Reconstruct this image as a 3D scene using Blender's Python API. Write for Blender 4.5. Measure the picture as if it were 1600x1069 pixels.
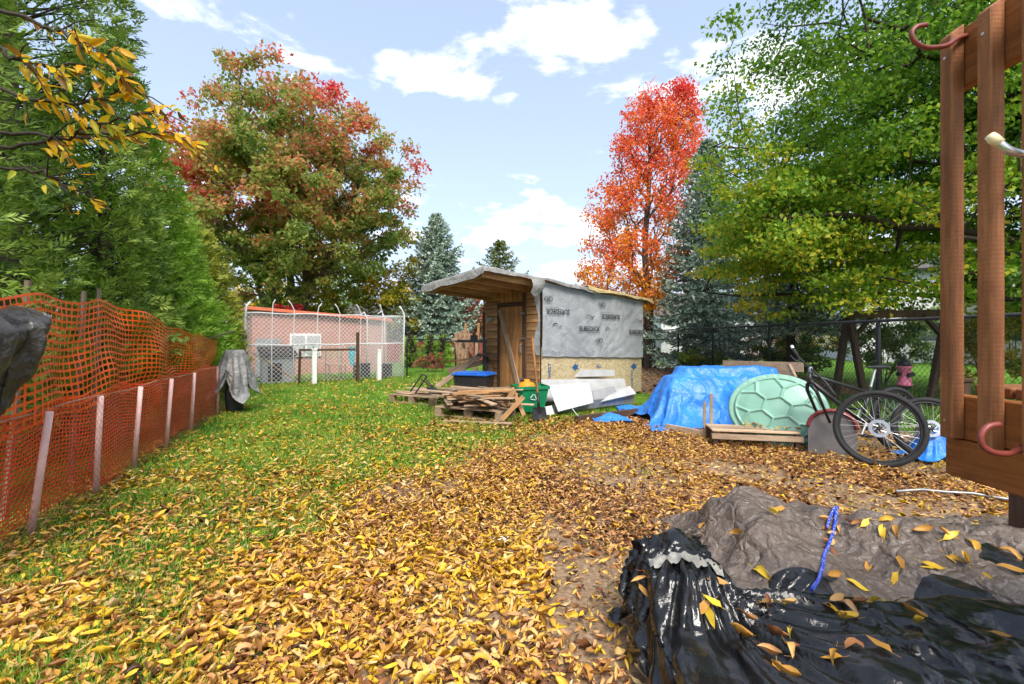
import bpy, math, random
import numpy as np
from mathutils import Vector, Matrix, Euler

for o in list(bpy.data.objects):
    bpy.data.objects.remove(o)
scene = bpy.context.scene
COL = scene.collection
R = math.radians

# ------------------------------------------------------------------ camera
EYE = 1.3
FPX, CX, CY = 711.0, 800.0, 525.0        # focal length and horizon of the 1600 px wide photograph
cam_d = bpy.data.cameras.new('camera')
cam_d.lens = 16.0
cam_d.sensor_width = 36.0
cam_d.shift_y = -0.006
cam_d.clip_start = 0.05
cam_d.clip_end = 3000
cam = bpy.data.objects.new('camera', cam_d)
COL.objects.link(cam)
cam.location = (0, 0, EYE)
cam.rotation_euler = (R(90), 0, 0)
scene.camera = cam

# ------------------------------------------------------------------ sky, sun, exposure
SUN_EL, SUN_AZ = R(52), R(168)            # azimuth clockwise from +Y: almost straight behind the camera
world = bpy.data.worlds.new('World')
scene.world = world
world.use_nodes = True
wn, wl = world.node_tree.nodes, world.node_tree.links
wn.clear()


def wnode(t, **kw):
    n = wn.new(t)
    for k, v in kw.items():
        setattr(n, k, v)
    return n


def wmath(op, a, b=None, c=None):
    n = wn.new('ShaderNodeMath')
    n.operation = op
    for i, v in enumerate((a, b, c)):
        if v is None:
            continue
        if isinstance(v, (int, float)):
            n.inputs[i].default_value = v
        else:
            wl.new(v, n.inputs[i])
    return n.outputs[0]


w_out = wnode('ShaderNodeOutputWorld')
w_bg = wnode('ShaderNodeBackground')
w_bg.inputs['Strength'].default_value = 0.125
w_sky = wnode('ShaderNodeTexSky', sky_type='NISHITA')
w_sky.sun_disc = False
w_sky.sun_elevation = SUN_EL
w_sky.sun_rotation = SUN_AZ
w_sky.air_density = 1.1
w_sky.dust_density = 1.5
w_tc = wnode('ShaderNodeTexCoord')
w_sep = wnode('ShaderNodeSeparateXYZ')
wl.new(w_tc.outputs['Generated'], w_sep.inputs[0])
zc = wmath('MAXIMUM', w_sep.outputs[2], 0.0)
den = wmath('ADD', zc, 0.22)
w_comb = wnode('ShaderNodeCombineXYZ')
wl.new(wmath('DIVIDE', w_sep.outputs[0], den), w_comb.inputs[0])
wl.new(wmath('DIVIDE', w_sep.outputs[1], den), w_comb.inputs[1])
wl.new(wmath('MULTIPLY', zc, 2.2), w_comb.inputs[2])
w_n1 = wnode('ShaderNodeTexNoise')
w_n1.inputs['Scale'].default_value = 2.1
w_n1.inputs['Detail'].default_value = 9
w_n1.inputs['Roughness'].default_value = 0.56
w_n1.inputs['Distortion'].default_value = 0.15
w_map = wnode('ShaderNodeMapping')
w_map.inputs['Location'].default_value = (3.1, 7.7, 0.4)
wl.new(w_comb.outputs[0], w_map.inputs[0])
wl.new(w_map.outputs[0], w_n1.inputs['Vector'])
w_cov = wnode('ShaderNodeMapRange', interpolation_type='SMOOTHSTEP')
w_cov.inputs['From Min'].default_value = 0.545
w_cov.inputs['From Max'].default_value = 0.63
wl.new(w_n1.outputs['Fac'], w_cov.inputs['Value'])
# thin milky veil that thickens to the horizon, all round the sky
veil = wmath('POWER', wmath('SUBTRACT', 1.0, zc), 3.0)
veil = wmath('MULTIPLY_ADD', veil, 0.5, 0.45)
w_veil = wnode('ShaderNodeMix', data_type='RGBA')
wl.new(veil, w_veil.inputs[0])
wl.new(w_sky.outputs[0], w_veil.inputs[6])
w_veil.inputs[7].default_value = (3.5, 4.15, 5.3, 1)
w_mix = wnode('ShaderNodeMix', data_type='RGBA')
wl.new(w_cov.outputs[0], w_mix.inputs[0])
wl.new(w_veil.outputs[2], w_mix.inputs[6])
w_ccol = wnode('ShaderNodeValToRGB')
w_ccol.color_ramp.elements[0].position = 0.55
w_ccol.color_ramp.elements[0].color = (6.6, 6.7, 6.9, 1)
w_ccol.color_ramp.elements[1].position = 0.85
w_ccol.color_ramp.elements[1].color = (4.6, 4.8, 5.2, 1)
wl.new(w_n1.outputs['Fac'], w_ccol.inputs[0])
wl.new(w_ccol.outputs[0], w_mix.inputs[7])
wl.new(w_mix.outputs[2], w_bg.inputs[0])
wl.new(w_bg.outputs[0], w_out.inputs[0])

sun_d = bpy.data.lights.new('sun', 'SUN')
sun_d.energy = 2.9
sun_d.angle = R(24)
sun_d.color = (1.0, 0.95, 0.86)
sun = bpy.data.objects.new('sun', sun_d)
COL.objects.link(sun)
sdir = Vector((math.sin(SUN_AZ) * math.cos(SUN_EL), math.cos(SUN_AZ) * math.cos(SUN_EL), math.sin(SUN_EL)))
sun.rotation_euler = sdir.to_track_quat('Z', 'Y').to_euler()
sun.location = sdir * 50

vs = scene.view_settings
vs.view_transform = 'Standard'
vs.look = 'None'
vs.gamma = 1.0
vs.use_curve_mapping = False
vs.exposure = 1.0
scene.cycles.max_bounces = 6
scene.cycles.diffuse_bounces = 4
scene.cycles.use_adaptive_sampling = True
scene.cycles.adaptive_threshold = 0.03
scene.cycles.glossy_bounces = 2
scene.cycles.transmission_bounces = 3
scene.cycles.transparent_max_bounces = 16
scene.cycles.use_denoising = True
scene.cycles.sample_clamp_indirect = 6.0


# ------------------------------------------------------------------ helpers
def pt(px, py, d):
    """world point seen at photo pixel (px,py) at depth d metres"""
    return np.array([(px - CX) / FPX * d, d, EYE - (py - CY) / FPX * d])


def gp(px, py, z=0.0):
    d = (EYE - z) * FPX / (py - CY)
    return np.array([(px - CX) / FPX * d, d, z])


def smooth01(a, b, x):
    t = np.clip((np.asarray(x, float) - a) / (b - a), 0, 1)
    return t * t * (3 - 2 * t)


def _hash(ix, iy, s):
    v = np.sin(ix * 127.1 + iy * 311.7 + s * 74.7) * 43758.5453
    return v - np.floor(v)


def vnoise(x, y, s=0):
    x, y = np.asarray(x, float), np.asarray(y, float)
    ix, iy = np.floor(x), np.floor(y)
    fx, fy = x - ix, y - iy
    fx, fy = fx * fx * (3 - 2 * fx), fy * fy * (3 - 2 * fy)
    a, b = _hash(ix, iy, s), _hash(ix + 1, iy, s)
    c, d = _hash(ix, iy + 1, s), _hash(ix + 1, iy + 1, s)
    return (a * (1 - fx) + b * fx) * (1 - fy) + (c * (1 - fx) + d * fx) * fy


def fbm(x, y, s=0, o=4):
    t, a, n = 0, 0.5, 0
    for i in range(o):
        t = t + a * vnoise(np.asarray(x) * 2 ** i, np.asarray(y) * 2 ** i, s + i * 3.3)
        n += a
        a *= 0.5
    return t / n


class MB:
    """collects vertices and faces (world coordinates) for one mesh"""

    def __init__(self):
        self.v, self.f, self.n = [], [], 0

    def add(self, V, F):
        V = np.asarray(V, float).reshape(-1, 3)
        self.v.append(V)
        for f in F:
            self.f.append([int(i) + self.n for i in f])
        self.n += len(V)
        return self

    def box(self, c, size, rz=0.0, rx=0.0, ry=0.0, M=None):
        h = np.array(size, float) / 2
        V = np.array([[x, y, z] for x in (-1, 1) for y in (-1, 1) for z in (-1, 1)], float) * h
        if M is None:
            M = np.array(Euler((rx, ry, rz)).to_matrix())
        V = V @ np.asarray(M).T + np.asarray(c, float)
        return self.add(V, [(0, 1, 3, 2), (4, 6, 7, 5), (0, 4, 5, 1), (2, 3, 7, 6), (0, 2, 6, 4), (1, 5, 7, 3)])

    def plank(self, a, b, w, t, up=(0, 0, 1)):
        """board from point a to b, width w across, thickness t along up"""
        a, b = np.asarray(a, float), np.asarray(b, float)
        d = b - a
        L = np.linalg.norm(d)
        d = d / L
        u = np.asarray(up, float)
        s = np.cross(u, d)
        s /= np.linalg.norm(s)
        u = np.cross(d, s)
        return self.box((a + b) / 2, (L, w, t), M=np.stack([d, s, u], 1))

    def tube(self, pts, r, n=8, cap=True, closed=False):
        pts = np.asarray(pts, float)
        k = len(pts)
        r = np.broadcast_to(np.asarray(r, float), (k,))
        if closed:
            T = np.roll(pts, -1, 0) - np.roll(pts, 1, 0)
        else:
            T = np.gradient(pts, axis=0)
        T /= np.linalg.norm(T, axis=1)[:, None] + 1e-12
        ref = np.array([0, 0, 1.0]) if abs(T[0][2]) < 0.9 else np.array([1.0, 0, 0])
        N = np.cross(T[0], ref)
        N /= np.linalg.norm(N)
        V = []
        ang = np.arange(n) * 2 * np.pi / n
        for i in range(k):
            N = N - T[i] * np.dot(N, T[i])
            N /= np.linalg.norm(N) + 1e-12
            B = np.cross(T[i], N)
            V.append(pts[i] + r[i] * (np.cos(ang)[:, None] * N + np.sin(ang)[:, None] * B))
        F = []
        for i in range(k if closed else k - 1):
            j = (i + 1) % k
            for q in range(n):
                p = (q + 1) % n
                F.append((i * n + q, i * n + p, j * n + p, j * n + q))
        if cap and not closed:
            F.append(tuple(range(n))[::-1])
            F.append(tuple((k - 1) * n + q for q in range(n)))
        return self.add(np.concatenate(V), F)

    def lathe(self, prof, c, n=24, M=None, sx=1.0, sy=1.0, cap=False):
        """profile [(r,z)...] turned about local z"""
        ang = np.arange(n) * 2 * np.pi / n
        V = []
        for (r, z) in prof:
            V.append(np.stack([r * sx * np.cos(ang), r * sy * np.sin(ang), np.full(n, z)], 1))
        V = np.concatenate(V)
        if M is not None:
            V = V @ np.asarray(M).T
        V = V + np.asarray(c, float)
        F = []
        for i in range(len(prof) - 1):
            for q in range(n):
                p = (q + 1) % n
                F.append((i * n + q, i * n + p, (i + 1) * n + p, (i + 1) * n + q))
        if cap:
            F.append(tuple(range(n))[::-1])
            F.append(tuple((len(prof) - 1) * n + q for q in range(n)))
        return self.add(V, F)

    def sheet(self, corners, t=0.006):
        """thin plate through four corner points"""
        P = np.asarray(corners, float)
        nrm = np.cross(P[1] - P[0], P[3] - P[0])
        nrm = nrm / np.linalg.norm(nrm) * t
        return self.add(np.concatenate([P, P + nrm]), [(0, 3, 2, 1), (4, 5, 6, 7), (0, 1, 5, 4), (1, 2, 6, 5), (2, 3, 7, 6), (3, 0, 4, 7)])


def tag(o, label=None, cat=None, group=None, kind=None):
    if label:
        o['label'] = label
    if cat:
        o['category'] = cat
    if group:
        o['group'] = group
    if kind:
        o['kind'] = kind
    return o


def wloc(o):
    v = Vector((0, 0, 0))
    while o is not None:
        v = v + o.location
        o = o.parent
    return np.array(v)


def link_mesh(me, name, mat, parent, loc):
    o = bpy.data.objects.new(name, me)
    COL.objects.link(o)
    if mat is not None:
        me.materials.append(mat)
    if parent is not None:
        o.parent = parent
    else:
        o.location = loc
    return o


def obj(name, mb, mat, parent=None, smooth=False, loc=(0, 0, 0), bevel=0.0, subsurf=0):
    """one mesh object from world-space shapes; parented without moving"""
    base = wloc(parent) if parent is not None else np.asarray(loc, float)
    V = np.concatenate(mb.v) - base
    me = bpy.data.meshes.new(name)
    me.from_pydata(V.tolist(), [], mb.f)
    me.update()
    if smooth:
        me.polygons.foreach_set('use_smooth', [True] * len(me.polygons))
    o = link_mesh(me, name, mat, parent, loc)
    if bevel:
        m = o.modifiers.new('bevel', 'BEVEL')
        m.width = bevel
        m.segments = 1
        m.limit_method = 'ANGLE'
    if subsurf:
        m = o.modifiers.new('sub', 'SUBSURF')
        m.levels = m.render_levels = subsurf
    return o


def npobj(name, V, F, mat, parent=None, smooth=False, loc=(0, 0, 0), subsurf=0):
    """fast mesh from numpy arrays; F is (n,3) or (n,4)"""
    base = wloc(parent) if parent is not None else np.asarray(loc, float)
    V = (np.asarray(V, float) - base).astype(np.float32)
    F = np.asarray(F, np.int32)
    k = F.shape[1]
    me = bpy.data.meshes.new(name)
    me.vertices.add(len(V))
    me.vertices.foreach_set('co', V.ravel())
    me.loops.add(F.size)
    me.loops.foreach_set('vertex_index', F.ravel())
    me.polygons.add(len(F))
    me.polygons.foreach_set('loop_start', np.arange(0, F.size, k, dtype=np.int32))
    me.polygons.foreach_set('loop_total', np.full(len(F), k, np.int32))
    if smooth:
        me.polygons.foreach_set('use_smooth', np.ones(len(F), bool))
    me.update(calc_edges=True)
    o = link_mesh(me, name, mat, parent, loc)
    if subsurf:
        m = o.modifiers.new('sub', 'SUBSURF')
        m.levels = m.render_levels = subsurf
    return o


def thing(name, label, cat, loc=(0, 0, 0), group=None):
    o = bpy.data.objects.new(name, None)
    o.empty_display_size = 0.1
    COL.objects.link(o)
    o.location = [float(x) for x in loc]
    return tag(o, label, cat, group)


def segs(A, B, ra, rb=None, n=4):
    """arrays of prisms from A to B -> V,F (quads)"""
    A, B = np.asarray(A, float), np.asarray(B, float)
    m = len(A)
    ra = np.broadcast_to(np.asarray(ra, float), (m,))
    rb = ra if rb is None else np.broadcast_to(np.asarray(rb, float), (m,))
    T = B - A
    T = T / (np.linalg.norm(T, axis=1)[:, None] + 1e-9)
    ref = np.where(np.abs(T[:, 2:3]) < 0.9, np.array([[0, 0, 1.0]]), np.array([[1.0, 0, 0]]))
    N = np.cross(T, ref)
    N /= np.linalg.norm(N, axis=1)[:, None] + 1e-9
    Bn = np.cross(T, N)
    ang = np.arange(n) * 2 * np.pi / n + np.pi / 4
    ring = np.cos(ang)[None, :, None] * N[:, None, :] + np.sin(ang)[None, :, None] * Bn[:, None, :]
    V = np.concatenate([A[:, None, :] + ring * ra[:, None, None], B[:, None, :] + ring * rb[:, None, None]], 1)
    f = np.array([[q, (q + 1) % n, n + (q + 1) % n, n + q] for q in range(n)])
    F = (np.arange(m) * 2 * n)[:, None, None] + f[None]
    return V.reshape(-1, 3), F.reshape(-1, 4)


def scatter(TV, TF, pos, fr, sc):
    """copies of a small template joined in one array; fr (n,3,3) columns = axes"""
    pos = np.asarray(pos, float)
    n = len(pos)
    sc = np.asarray(sc, float)
    if sc.ndim == 1:
        sc = np.repeat(sc[:, None], 3, 1)
    L = TV[None] * sc[:, None, :]
    V = np.einsum('nij,nkj->nki', fr, L) + pos[:, None, :]
    F = (np.arange(n) * len(TV))[:, None, None] + np.asarray(TF)[None]
    return V.reshape(-1, 3), F.reshape(-1, np.asarray(TF).shape[1])


def frames(D, N):
    """axis x = D, axis z ~ N"""
    D = D / (np.linalg.norm(D, axis=1)[:, None] + 1e-9)
    N = N - D * np.sum(N * D, 1)[:, None]
    N = N / (np.linalg.norm(N, axis=1)[:, None] + 1e-9)
    S = np.cross(N, D)
    return np.stack([D, S, N], 2)


def rdirs(rng, n):
    v = rng.normal(size=(n, 3))
    return v / np.linalg.norm(v, axis=1)[:, None]


LEAF4_V = np.array([[0, 0, 0], [0.45, -0.5, 0.12], [1, 0, -0.05], [0.45, 0.5, 0.12]])
LEAF4_F = np.array([[0, 1, 2], [0, 2, 3]])


def leaf_template(fold=0.15, curl=0.3, pw=(0.36, 0.5, 0.34), twist=0.0):
    us = (0.0, 0.22, 0.48, 0.78, 1.0)
    hw = (0.02,) + pw + (0.0,)
    V, F = [], []
    for u, h in zip(us, hw):
        z = curl * (u - 0.45) ** 2 * 1.6
        for s in (-1, 0, 1):
            V.append([u, s * h * 0.9, z + abs(s) * h * fold * 2 + s * twist * u])
    for i in range(4):
        a = i * 3
        F += [[a, a + 3, a + 4, a + 1], [a + 1, a + 4, a + 5, a + 2]]
    return np.array(V), np.array(F)


# ------------------------------------------------------------------ materials
def srgb(r, g, b):
    def f(c):
        c /= 255.0
        return c / 12.92 if c <= 0.04045 else ((c + 0.055) / 1.055) ** 2.4
    return (f(r), f(g), f(b))


class NT:
    def __init__(self, name):
        self.m = bpy.data.materials.new(name)
        self.m.use_nodes = True
        self.n, self.l = self.m.node_tree.nodes, self.m.node_tree.links
        self.b = self.n['Principled BSDF']
        self.out = self.n['Material Output']

    def node(self, t, **kw):
        n = self.n.new(t)
        for k, v in kw.items():
            if k.startswith('i_'):
                n.inputs[k[2:].replace('_', ' ')].default_value = v
            else:
                setattr(n, k, v)
        return n

    def math(self, op, a, b=None, c=None, clamp=False):
        n = self.n.new('ShaderNodeMath')
        n.operation = op
        n.use_clamp = clamp
        for i, v in enumerate((a, b, c)):
            if v is None:
                continue
            if isinstance(v, (int, float)):
                n.inputs[i].default_value = v
            else:
                self.l.new(v, n.inputs[i])
        return n.outputs[0]

    def ramp(self, fac, stops, interp='LINEAR'):
        n = self.n.new('ShaderNodeValToRGB')
        n.color_ramp.interpolation = interp
        e = n.color_ramp.elements
        while len(e) < len(stops):
            e.new(0.5)
        for i, (p, c) in enumerate(stops):
            e[i].position = p
            e[i].color = (*c, 1)
        self.l.new(fac, n.inputs[0])
        return n.outputs[0]

    def coord(self, scale=(1, 1, 1), kind='Object', rot=(0, 0, 0)):
        t = self.n.new('ShaderNodeTexCoord')
        mp = self.n.new('ShaderNodeMapping')
        mp.inputs['Scale'].default_value = scale
        mp.inputs['Rotation'].default_value = rot
        self.l.new(t.outputs[kind], mp.inputs[0])
        return mp.outputs[0]

    def noise(self, vec, scale, detail=4, rough=0.55, dist=0.0):
        n = self.node('ShaderNodeTexNoise')
        n.inputs['Scale'].default_value = scale
        n.inputs['Detail'].default_value = detail
        n.inputs['Roughness'].default_value = rough
        n.inputs['Distortion'].default_value = dist
        if vec is not None:
            self.l.new(vec, n.inputs['Vector'])
        return n.outputs['Fac']

    def mix(self, f, a, b):
        n = self.node('ShaderNodeMix', data_type='RGBA')
        for i, v in ((0, f), (6, a), (7, b)):
            if isinstance(v, (int, float)):
                n.inputs[i].default_value = v
            elif isinstance(v, tuple):
                n.inputs[i].default_value = (*v, 1)
            else:
                self.l.new(v, n.inputs[i])
        return n.outputs[2]

    def bump(self, h, strength=0.3, dist=0.01):
        n = self.node('ShaderNodeBump')
        n.inputs['Strength'].default_value = strength
        n.inputs['Distance'].default_value = dist
        self.l.new(h, n.inputs['Height'])
        self.l.new(n.outputs[0], self.b.inputs['Normal'])
        return n

    def color(self, c):
        self.l.new(c, self.b.inputs['Base Color'])

    def set(self, rough=None, metal=None, spec=None):
        if rough is not None:
            self.b.inputs['Roughness'].default_value = rough
        if metal is not None:
            self.b.inputs['Metallic'].default_value = metal
        if spec is not None:
            self.b.inputs['Specular IOR Level'].default_value = spec


def mat_plain(name, c, rough=0.6, metal=0.0, var=0.25, scale=6.0, bump=0.15, spec=0.4, obrand=0.0):
    t = NT(name)
    v = t.coord()
    n = t.noise(v, scale, 6, 0.6)
    lo = tuple(x * (1 - var) for x in c)
    hi = tuple(min(1, x * (1 + var)) for x in c)
    col = t.ramp(n, [(0.3, lo), (0.7, hi)])
    if obrand:
        oi = t.node('ShaderNodeObjectInfo')
        hs = t.node('ShaderNodeHueSaturation')
        t.l.new(t.math('MULTIPLY_ADD', oi.outputs['Random'], 2 * obrand, 1 - obrand), hs.inputs['Value'])
        t.l.new(col, hs.inputs['Color'])
        col = hs.outputs[0]
    t.color(col)
    t.set(rough, metal, spec)
    if bump:
        t.bump(t.noise(v, scale * 6, 4), bump, 0.005)
    return t.m


def mat_wood(name, lo, hi, scale=1.0, axis='X', rough=0.75, obrand=0.25, grain=1.0, bump=0.4):
    t = NT(name)
    s = {'X': (1.2, 14, 14), 'Y': (14, 1.2, 14), 'Z': (14, 14, 1.2)}[axis]
    v = t.coord(tuple(q * scale for q in s))
    g = t.noise(v, 2.0 * grain, 6, 0.65, 0.6)
    blot = t.noise(t.coord(), 2.3 * scale, 3)
    k = t.math('ADD', t.math('MULTIPLY', g, 0.7), t.math('MULTIPLY', blot, 0.45))
    col = t.ramp(k, [(0.35, lo), (0.72, hi)])
    oi = t.node('ShaderNodeObjectInfo')
    hs = t.node('ShaderNodeHueSaturation')
    t.l.new(t.math('MULTIPLY_ADD', oi.outputs['Random'], 2 * obrand, 1 - obrand), hs.inputs['Value'])
    t.l.new(col, hs.inputs['Color'])
    t.color(hs.outputs[0])
    t.set(rough, 0, 0.3)
    t.bump(g, bump, 0.004)
    return t.m


def mat_leaf(name, stops, wr=0.45, wn_=0.5, nscale=0.6, zg=0.0, z0=0.0, xg=0.0, x0=0.0, off=0.0, trans=0.4, rough=0.55, obj_rand=False, spots=False):
    """foliage: colour from a random value per leaf, drifting patches and height; some light passes through"""
    t = NT(name)
    geo = t.node('ShaderNodeNewGeometry')
    if obj_rand:
        rnd = t.node('ShaderNodeObjectInfo').outputs['Random']
    else:
        rnd = geo.outputs['Random Per Island']
    sep = t.node('ShaderNodeSeparateXYZ')
    t.l.new(geo.outputs['Position'], sep.inputs[0])
    n = t.noise(geo.outputs['Position'], nscale, 3, 0.6)
    n = t.math('MULTIPLY_ADD', t.math('SUBTRACT', n, 0.5), 2.2 * wn_, 0.5 + off)
    k = t.math('MULTIPLY_ADD', t.math('SUBTRACT', rnd, 0.5), wr, n)
    if zg:
        k = t.math('ADD', k, t.math('MULTIPLY', t.math('SUBTRACT', sep.outputs[2], z0), zg))
    if xg:
        k = t.math('ADD', k, t.math('MULTIPLY', t.math('SUBTRACT', sep.outputs[0], x0), xg))
    col = t.ramp(k, stops)
    if spots:
        sp = t.noise(t.coord((1, 1, 1)), 60, 5, 0.7)
        dark = t.node('ShaderNodeHueSaturation', i_Value=0.45)
        t.l.new(col, dark.inputs['Color'])
        col = t.mix(t.ramp(sp, [(0.55, (0, 0, 0)), (0.72, (0.8, 0.8, 0.8))]), col, dark.outputs[0])
    t.color(col)
    t.set(rough, 0, 0.35)
    tr = t.node('ShaderNodeBsdfTranslucent')
    t.l.new(col, tr.inputs[0])
    ms = t.node('ShaderNodeMixShader')
    ms.inputs[0].default_value = trans
    t.l.new(t.b.outputs[0], ms.inputs[1])
    t.l.new(tr.outputs[0], ms.inputs[2])
    t.l.new(ms.outputs[0], t.out.inputs[0])
    return t.m


def mat_cloth(name, c, c2, rough=0.5, scale=3.0, wr=0.5, spec=0.5, weave=0.0, metal=0.0, wscale=9.0):
    """plastic sheet or tarp with creases"""
    t = NT(name)
    v = t.coord()
    n = t.noise(v, scale, 6, 0.65)
    t.color(t.ramp(n, [(0.3, c2), (0.65, c)]))
    t.set(rough, metal, spec)
    vor = t.node('ShaderNodeTexVoronoi', feature='DISTANCE_TO_EDGE')
    vor.inputs['Scale'].default_value = wscale
    dv = t.noise(v, 5, 3)
    mv = t.node('ShaderNodeVectorMath', operation='MULTIPLY_ADD')
    cmb = t.node('ShaderNodeCombineXYZ')
    t.l.new(dv, cmb.inputs[0]); t.l.new(t.noise(v, 4, 3), cmb.inputs[1])
    t.l.new(cmb.outputs[0], mv.inputs[0])
    mv.inputs[1].default_value = (0.25, 0.25, 0.25)
    t.l.new(v, mv.inputs[2])
    t.l.new(mv.outputs[0], vor.inputs['Vector'])
    h = t.math('ADD', t.math('MULTIPLY', t.math('MINIMUM', vor.outputs[0], 0.3), 2.0), t.math('MULTIPLY', t.noise(v, wscale * 2.2, 5, 0.6, 1.5), 0.8))
    t.bump(h, wr, 0.02)
    return t.m


M = {}


def mat_rough_sawn(name, lo, hi, axis):
    """stained rough sawn softwood: long grain, knots, saw ridges across"""
    t = NT(name)
    s = {'Y': (16, 1.4, 16), 'Z': (16, 16, 1.4)}[axis]
    g = t.noise(t.coord(s), 2.6, 7, 0.7, 0.8)
    blot = t.noise(t.coord(), 5, 5, 0.65)
    k = t.math('ADD', t.math('MULTIPLY', g, 0.7), t.math('MULTIPLY', blot, 0.45))
    col = t.ramp(k, [(0.32, lo), (0.58, tuple((a + b) / 2 for a, b in zip(lo, hi))), (0.78, hi)])
    vo = t.node('ShaderNodeTexVoronoi')
    vo.inputs['Scale'].default_value = 4.2
    ks = {'Y': (1.6, 0.9, 1.6), 'Z': (1.6, 1.6, 0.9)}[axis]
    t.l.new(t.coord(ks), vo.inputs['Vector'])
    kn = t.ramp(vo.outputs['Distance'], [(0.035, (1, 1, 1)), (0.10, (0, 0, 0))])
    col = t.mix(kn, col, tuple(x * 0.25 for x in lo))
    oi = t.node('ShaderNodeObjectInfo')
    hs = t.node('ShaderNodeHueSaturation')
    t.l.new(t.math('MULTIPLY_ADD', oi.outputs['Random'], 0.3, 0.85), hs.inputs['Value'])
    t.l.new(col, hs.inputs['Color'])
    t.color(hs.outputs[0])
    t.set(0.7, 0, 0.25)
    wv = t.node('ShaderNodeTexWave', bands_direction='Z' if axis == 'Z' else 'Y')
    wv.inputs['Scale'].default_value = 26
    wv.inputs['Distortion'].default_value = 2.5
    wv.inputs['Detail'].default_value = 3
    t.l.new(t.coord(), wv.inputs['Vector'])
    h = t.math('ADD', t.math('MULTIPLY', wv.outputs['Fac'], 0.12), g)
    t.bump(h, 0.6, 0.004)
    return t.m


M['treated'] = mat_rough_sawn('treated_wood', srgb(94, 56, 34), srgb(174, 116, 76), 'Z')
M['treated_h'] = mat_rough_sawn('treated_wood_rail', srgb(100, 55, 28), srgb(178, 110, 58), 'Y')
M['oldwood'] = mat_wood('weathered_wood', srgb(120, 98, 80), srgb(186, 160, 132), 1.0, 'X', obrand=0.35)
M['pallet'] = mat_wood('pallet_wood', srgb(112, 92, 74), srgb(168, 146, 120), 1.0, 'X', obrand=0.3)
M['pine'] = mat_wood('pine_board', srgb(96, 62, 38), srgb(186, 142, 96), 0.9, 'X', obrand=0.28)
M['pine_v'] = mat_wood('door_board', srgb(104, 66, 38), srgb(178, 130, 80), 0.9, 'Z', obrand=0.2)
M['darkwood'] = mat_wood('dark_wood', srgb(48, 35, 28), srgb(84, 62, 48), 1.0, 'Z', obrand=0.2)
M['stake'] = mat_wood('stake_wood', srgb(84, 74, 64), srgb(140, 124, 106), 1.0, 'Z', obrand=0.2)
M['white_paint'] = mat_plain('white_paint', (0.72, 0.71, 0.69), 0.5, var=0.12, scale=9)
M['white_metal'] = mat_plain('white_pipe', (0.62, 0.62, 0.63), 0.45, var=0.15, scale=12)
M['siding'] = mat_plain('white_siding', (0.42, 0.42, 0.42), 0.5, var=0.12, scale=5, obrand=0.12)
M['grey_siding'] = mat_plain('grey_siding', (0.25, 0.25, 0.26), 0.55, var=0.15, scale=5)
M['black_metal'] = mat_plain('black_metal', (0.018, 0.018, 0.02), 0.45, var=0.3, scale=14)
M['black_plastic'] = mat_plain('black_plastic', (0.02, 0.02, 0.023), 0.4, var=0.2, scale=8)
M['rubber'] = mat_plain('rubber', (0.02, 0.02, 0.02), 0.8, var=0.3, scale=20)
M['steel'] = mat_plain('steel', (0.55, 0.55, 0.56), 0.3, metal=0.9, var=0.15, scale=30)
M['alu'] = mat_plain('dull_metal', (0.28, 0.28, 0.29), 0.4, metal=0.6, var=0.2, scale=12)
M['galv'] = mat_plain('galvanised_wire', (0.42, 0.20, 0.12), 0.5, metal=0.2, var=0.2, scale=10, bump=0)
M['red_vinyl'] = mat_plain('red_vinyl', srgb(122, 56, 48), 0.45, var=0.2, scale=30, spec=0.5)
M['cream_vinyl'] = mat_plain('cream_vinyl', srgb(226, 210, 170), 0.4, var=0.1, scale=30)
M['mint'] = mat_plain('mint_plastic', srgb(122, 166, 148), 0.45, var=0.10, scale=5, bump=0.06, spec=0.5)
M['green_plastic'] = mat_plain('green_plastic', srgb(18, 120, 78), 0.4, var=0.15, scale=6)
M['blue_plastic'] = mat_plain('blue_plastic', srgb(30, 92, 180), 0.4, var=0.15, scale=8)
M['orange_plastic'] = mat_plain('orange_plastic', srgb(228, 140, 24), 0.5, var=0.15, scale=10)
M['pink'] = mat_plain('pink_paint', srgb(226, 120, 150), 0.5, var=0.2, scale=20)
M['teal'] = mat_plain('teal_cloth', srgb(60, 170, 180), 0.7, var=0.2, scale=9)
M['ink_black'] = mat_plain('black_ink', (0.03, 0.03, 0.035), 0.6, var=0.2, scale=20, bump=0)
M['ink_blue'] = mat_plain('blue_ink', srgb(34, 88, 130), 0.7, var=0.3, scale=20, bump=0)
M['ink_white'] = mat_plain('white_ink', (0.7, 0.72, 0.7), 0.6, var=0.1, scale=20, bump=0)
M['bark'] = mat_wood('bark', srgb(52, 42, 36), srgb(104, 90, 78), 0.5, 'Z', rough=0.95, obrand=0.1, grain=2.0, bump=0.8)
M['bark_dark'] = mat_wood('dark_bark', srgb(34, 28, 25), srgb(72, 60, 52), 0.5, 'Z', rough=0.95, obrand=0.1, grain=2.0, bump=0.8)

# ------------------------------------------------------------------ ground
def edge_x(y):
    return np.interp(y, [0, 1.7, 2.9, 3.9, 5.2, 6.0, 6.9, 7.6, 9, 14, 21, 24], [-0.7, -0.9, -1.1, -1.0, -0.5, 0.1, 1.3, 2.0, 3.0, 4.0, 5.0, 30.0])


def dirt_mask(x, y):
    w = (fbm(np.asarray(x) * 0.9, np.asarray(y) * 0.9, 5) - 0.5) * 1.6
    d = smooth01(-0.45, 0.55, x - edge_x(y) + w)
    d = d * (1 - smooth01(4.75, 5.4, x - 0.05 * np.asarray(y)))      # neighbour's lawn beyond the fence
    far = smooth01(9.5, 11, y) * smooth01(2.5, 3.5, x) * (1 - smooth01(18, 21, y)) * (1 - smooth01(8, 10, x))
    return np.maximum(d, far)


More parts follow.
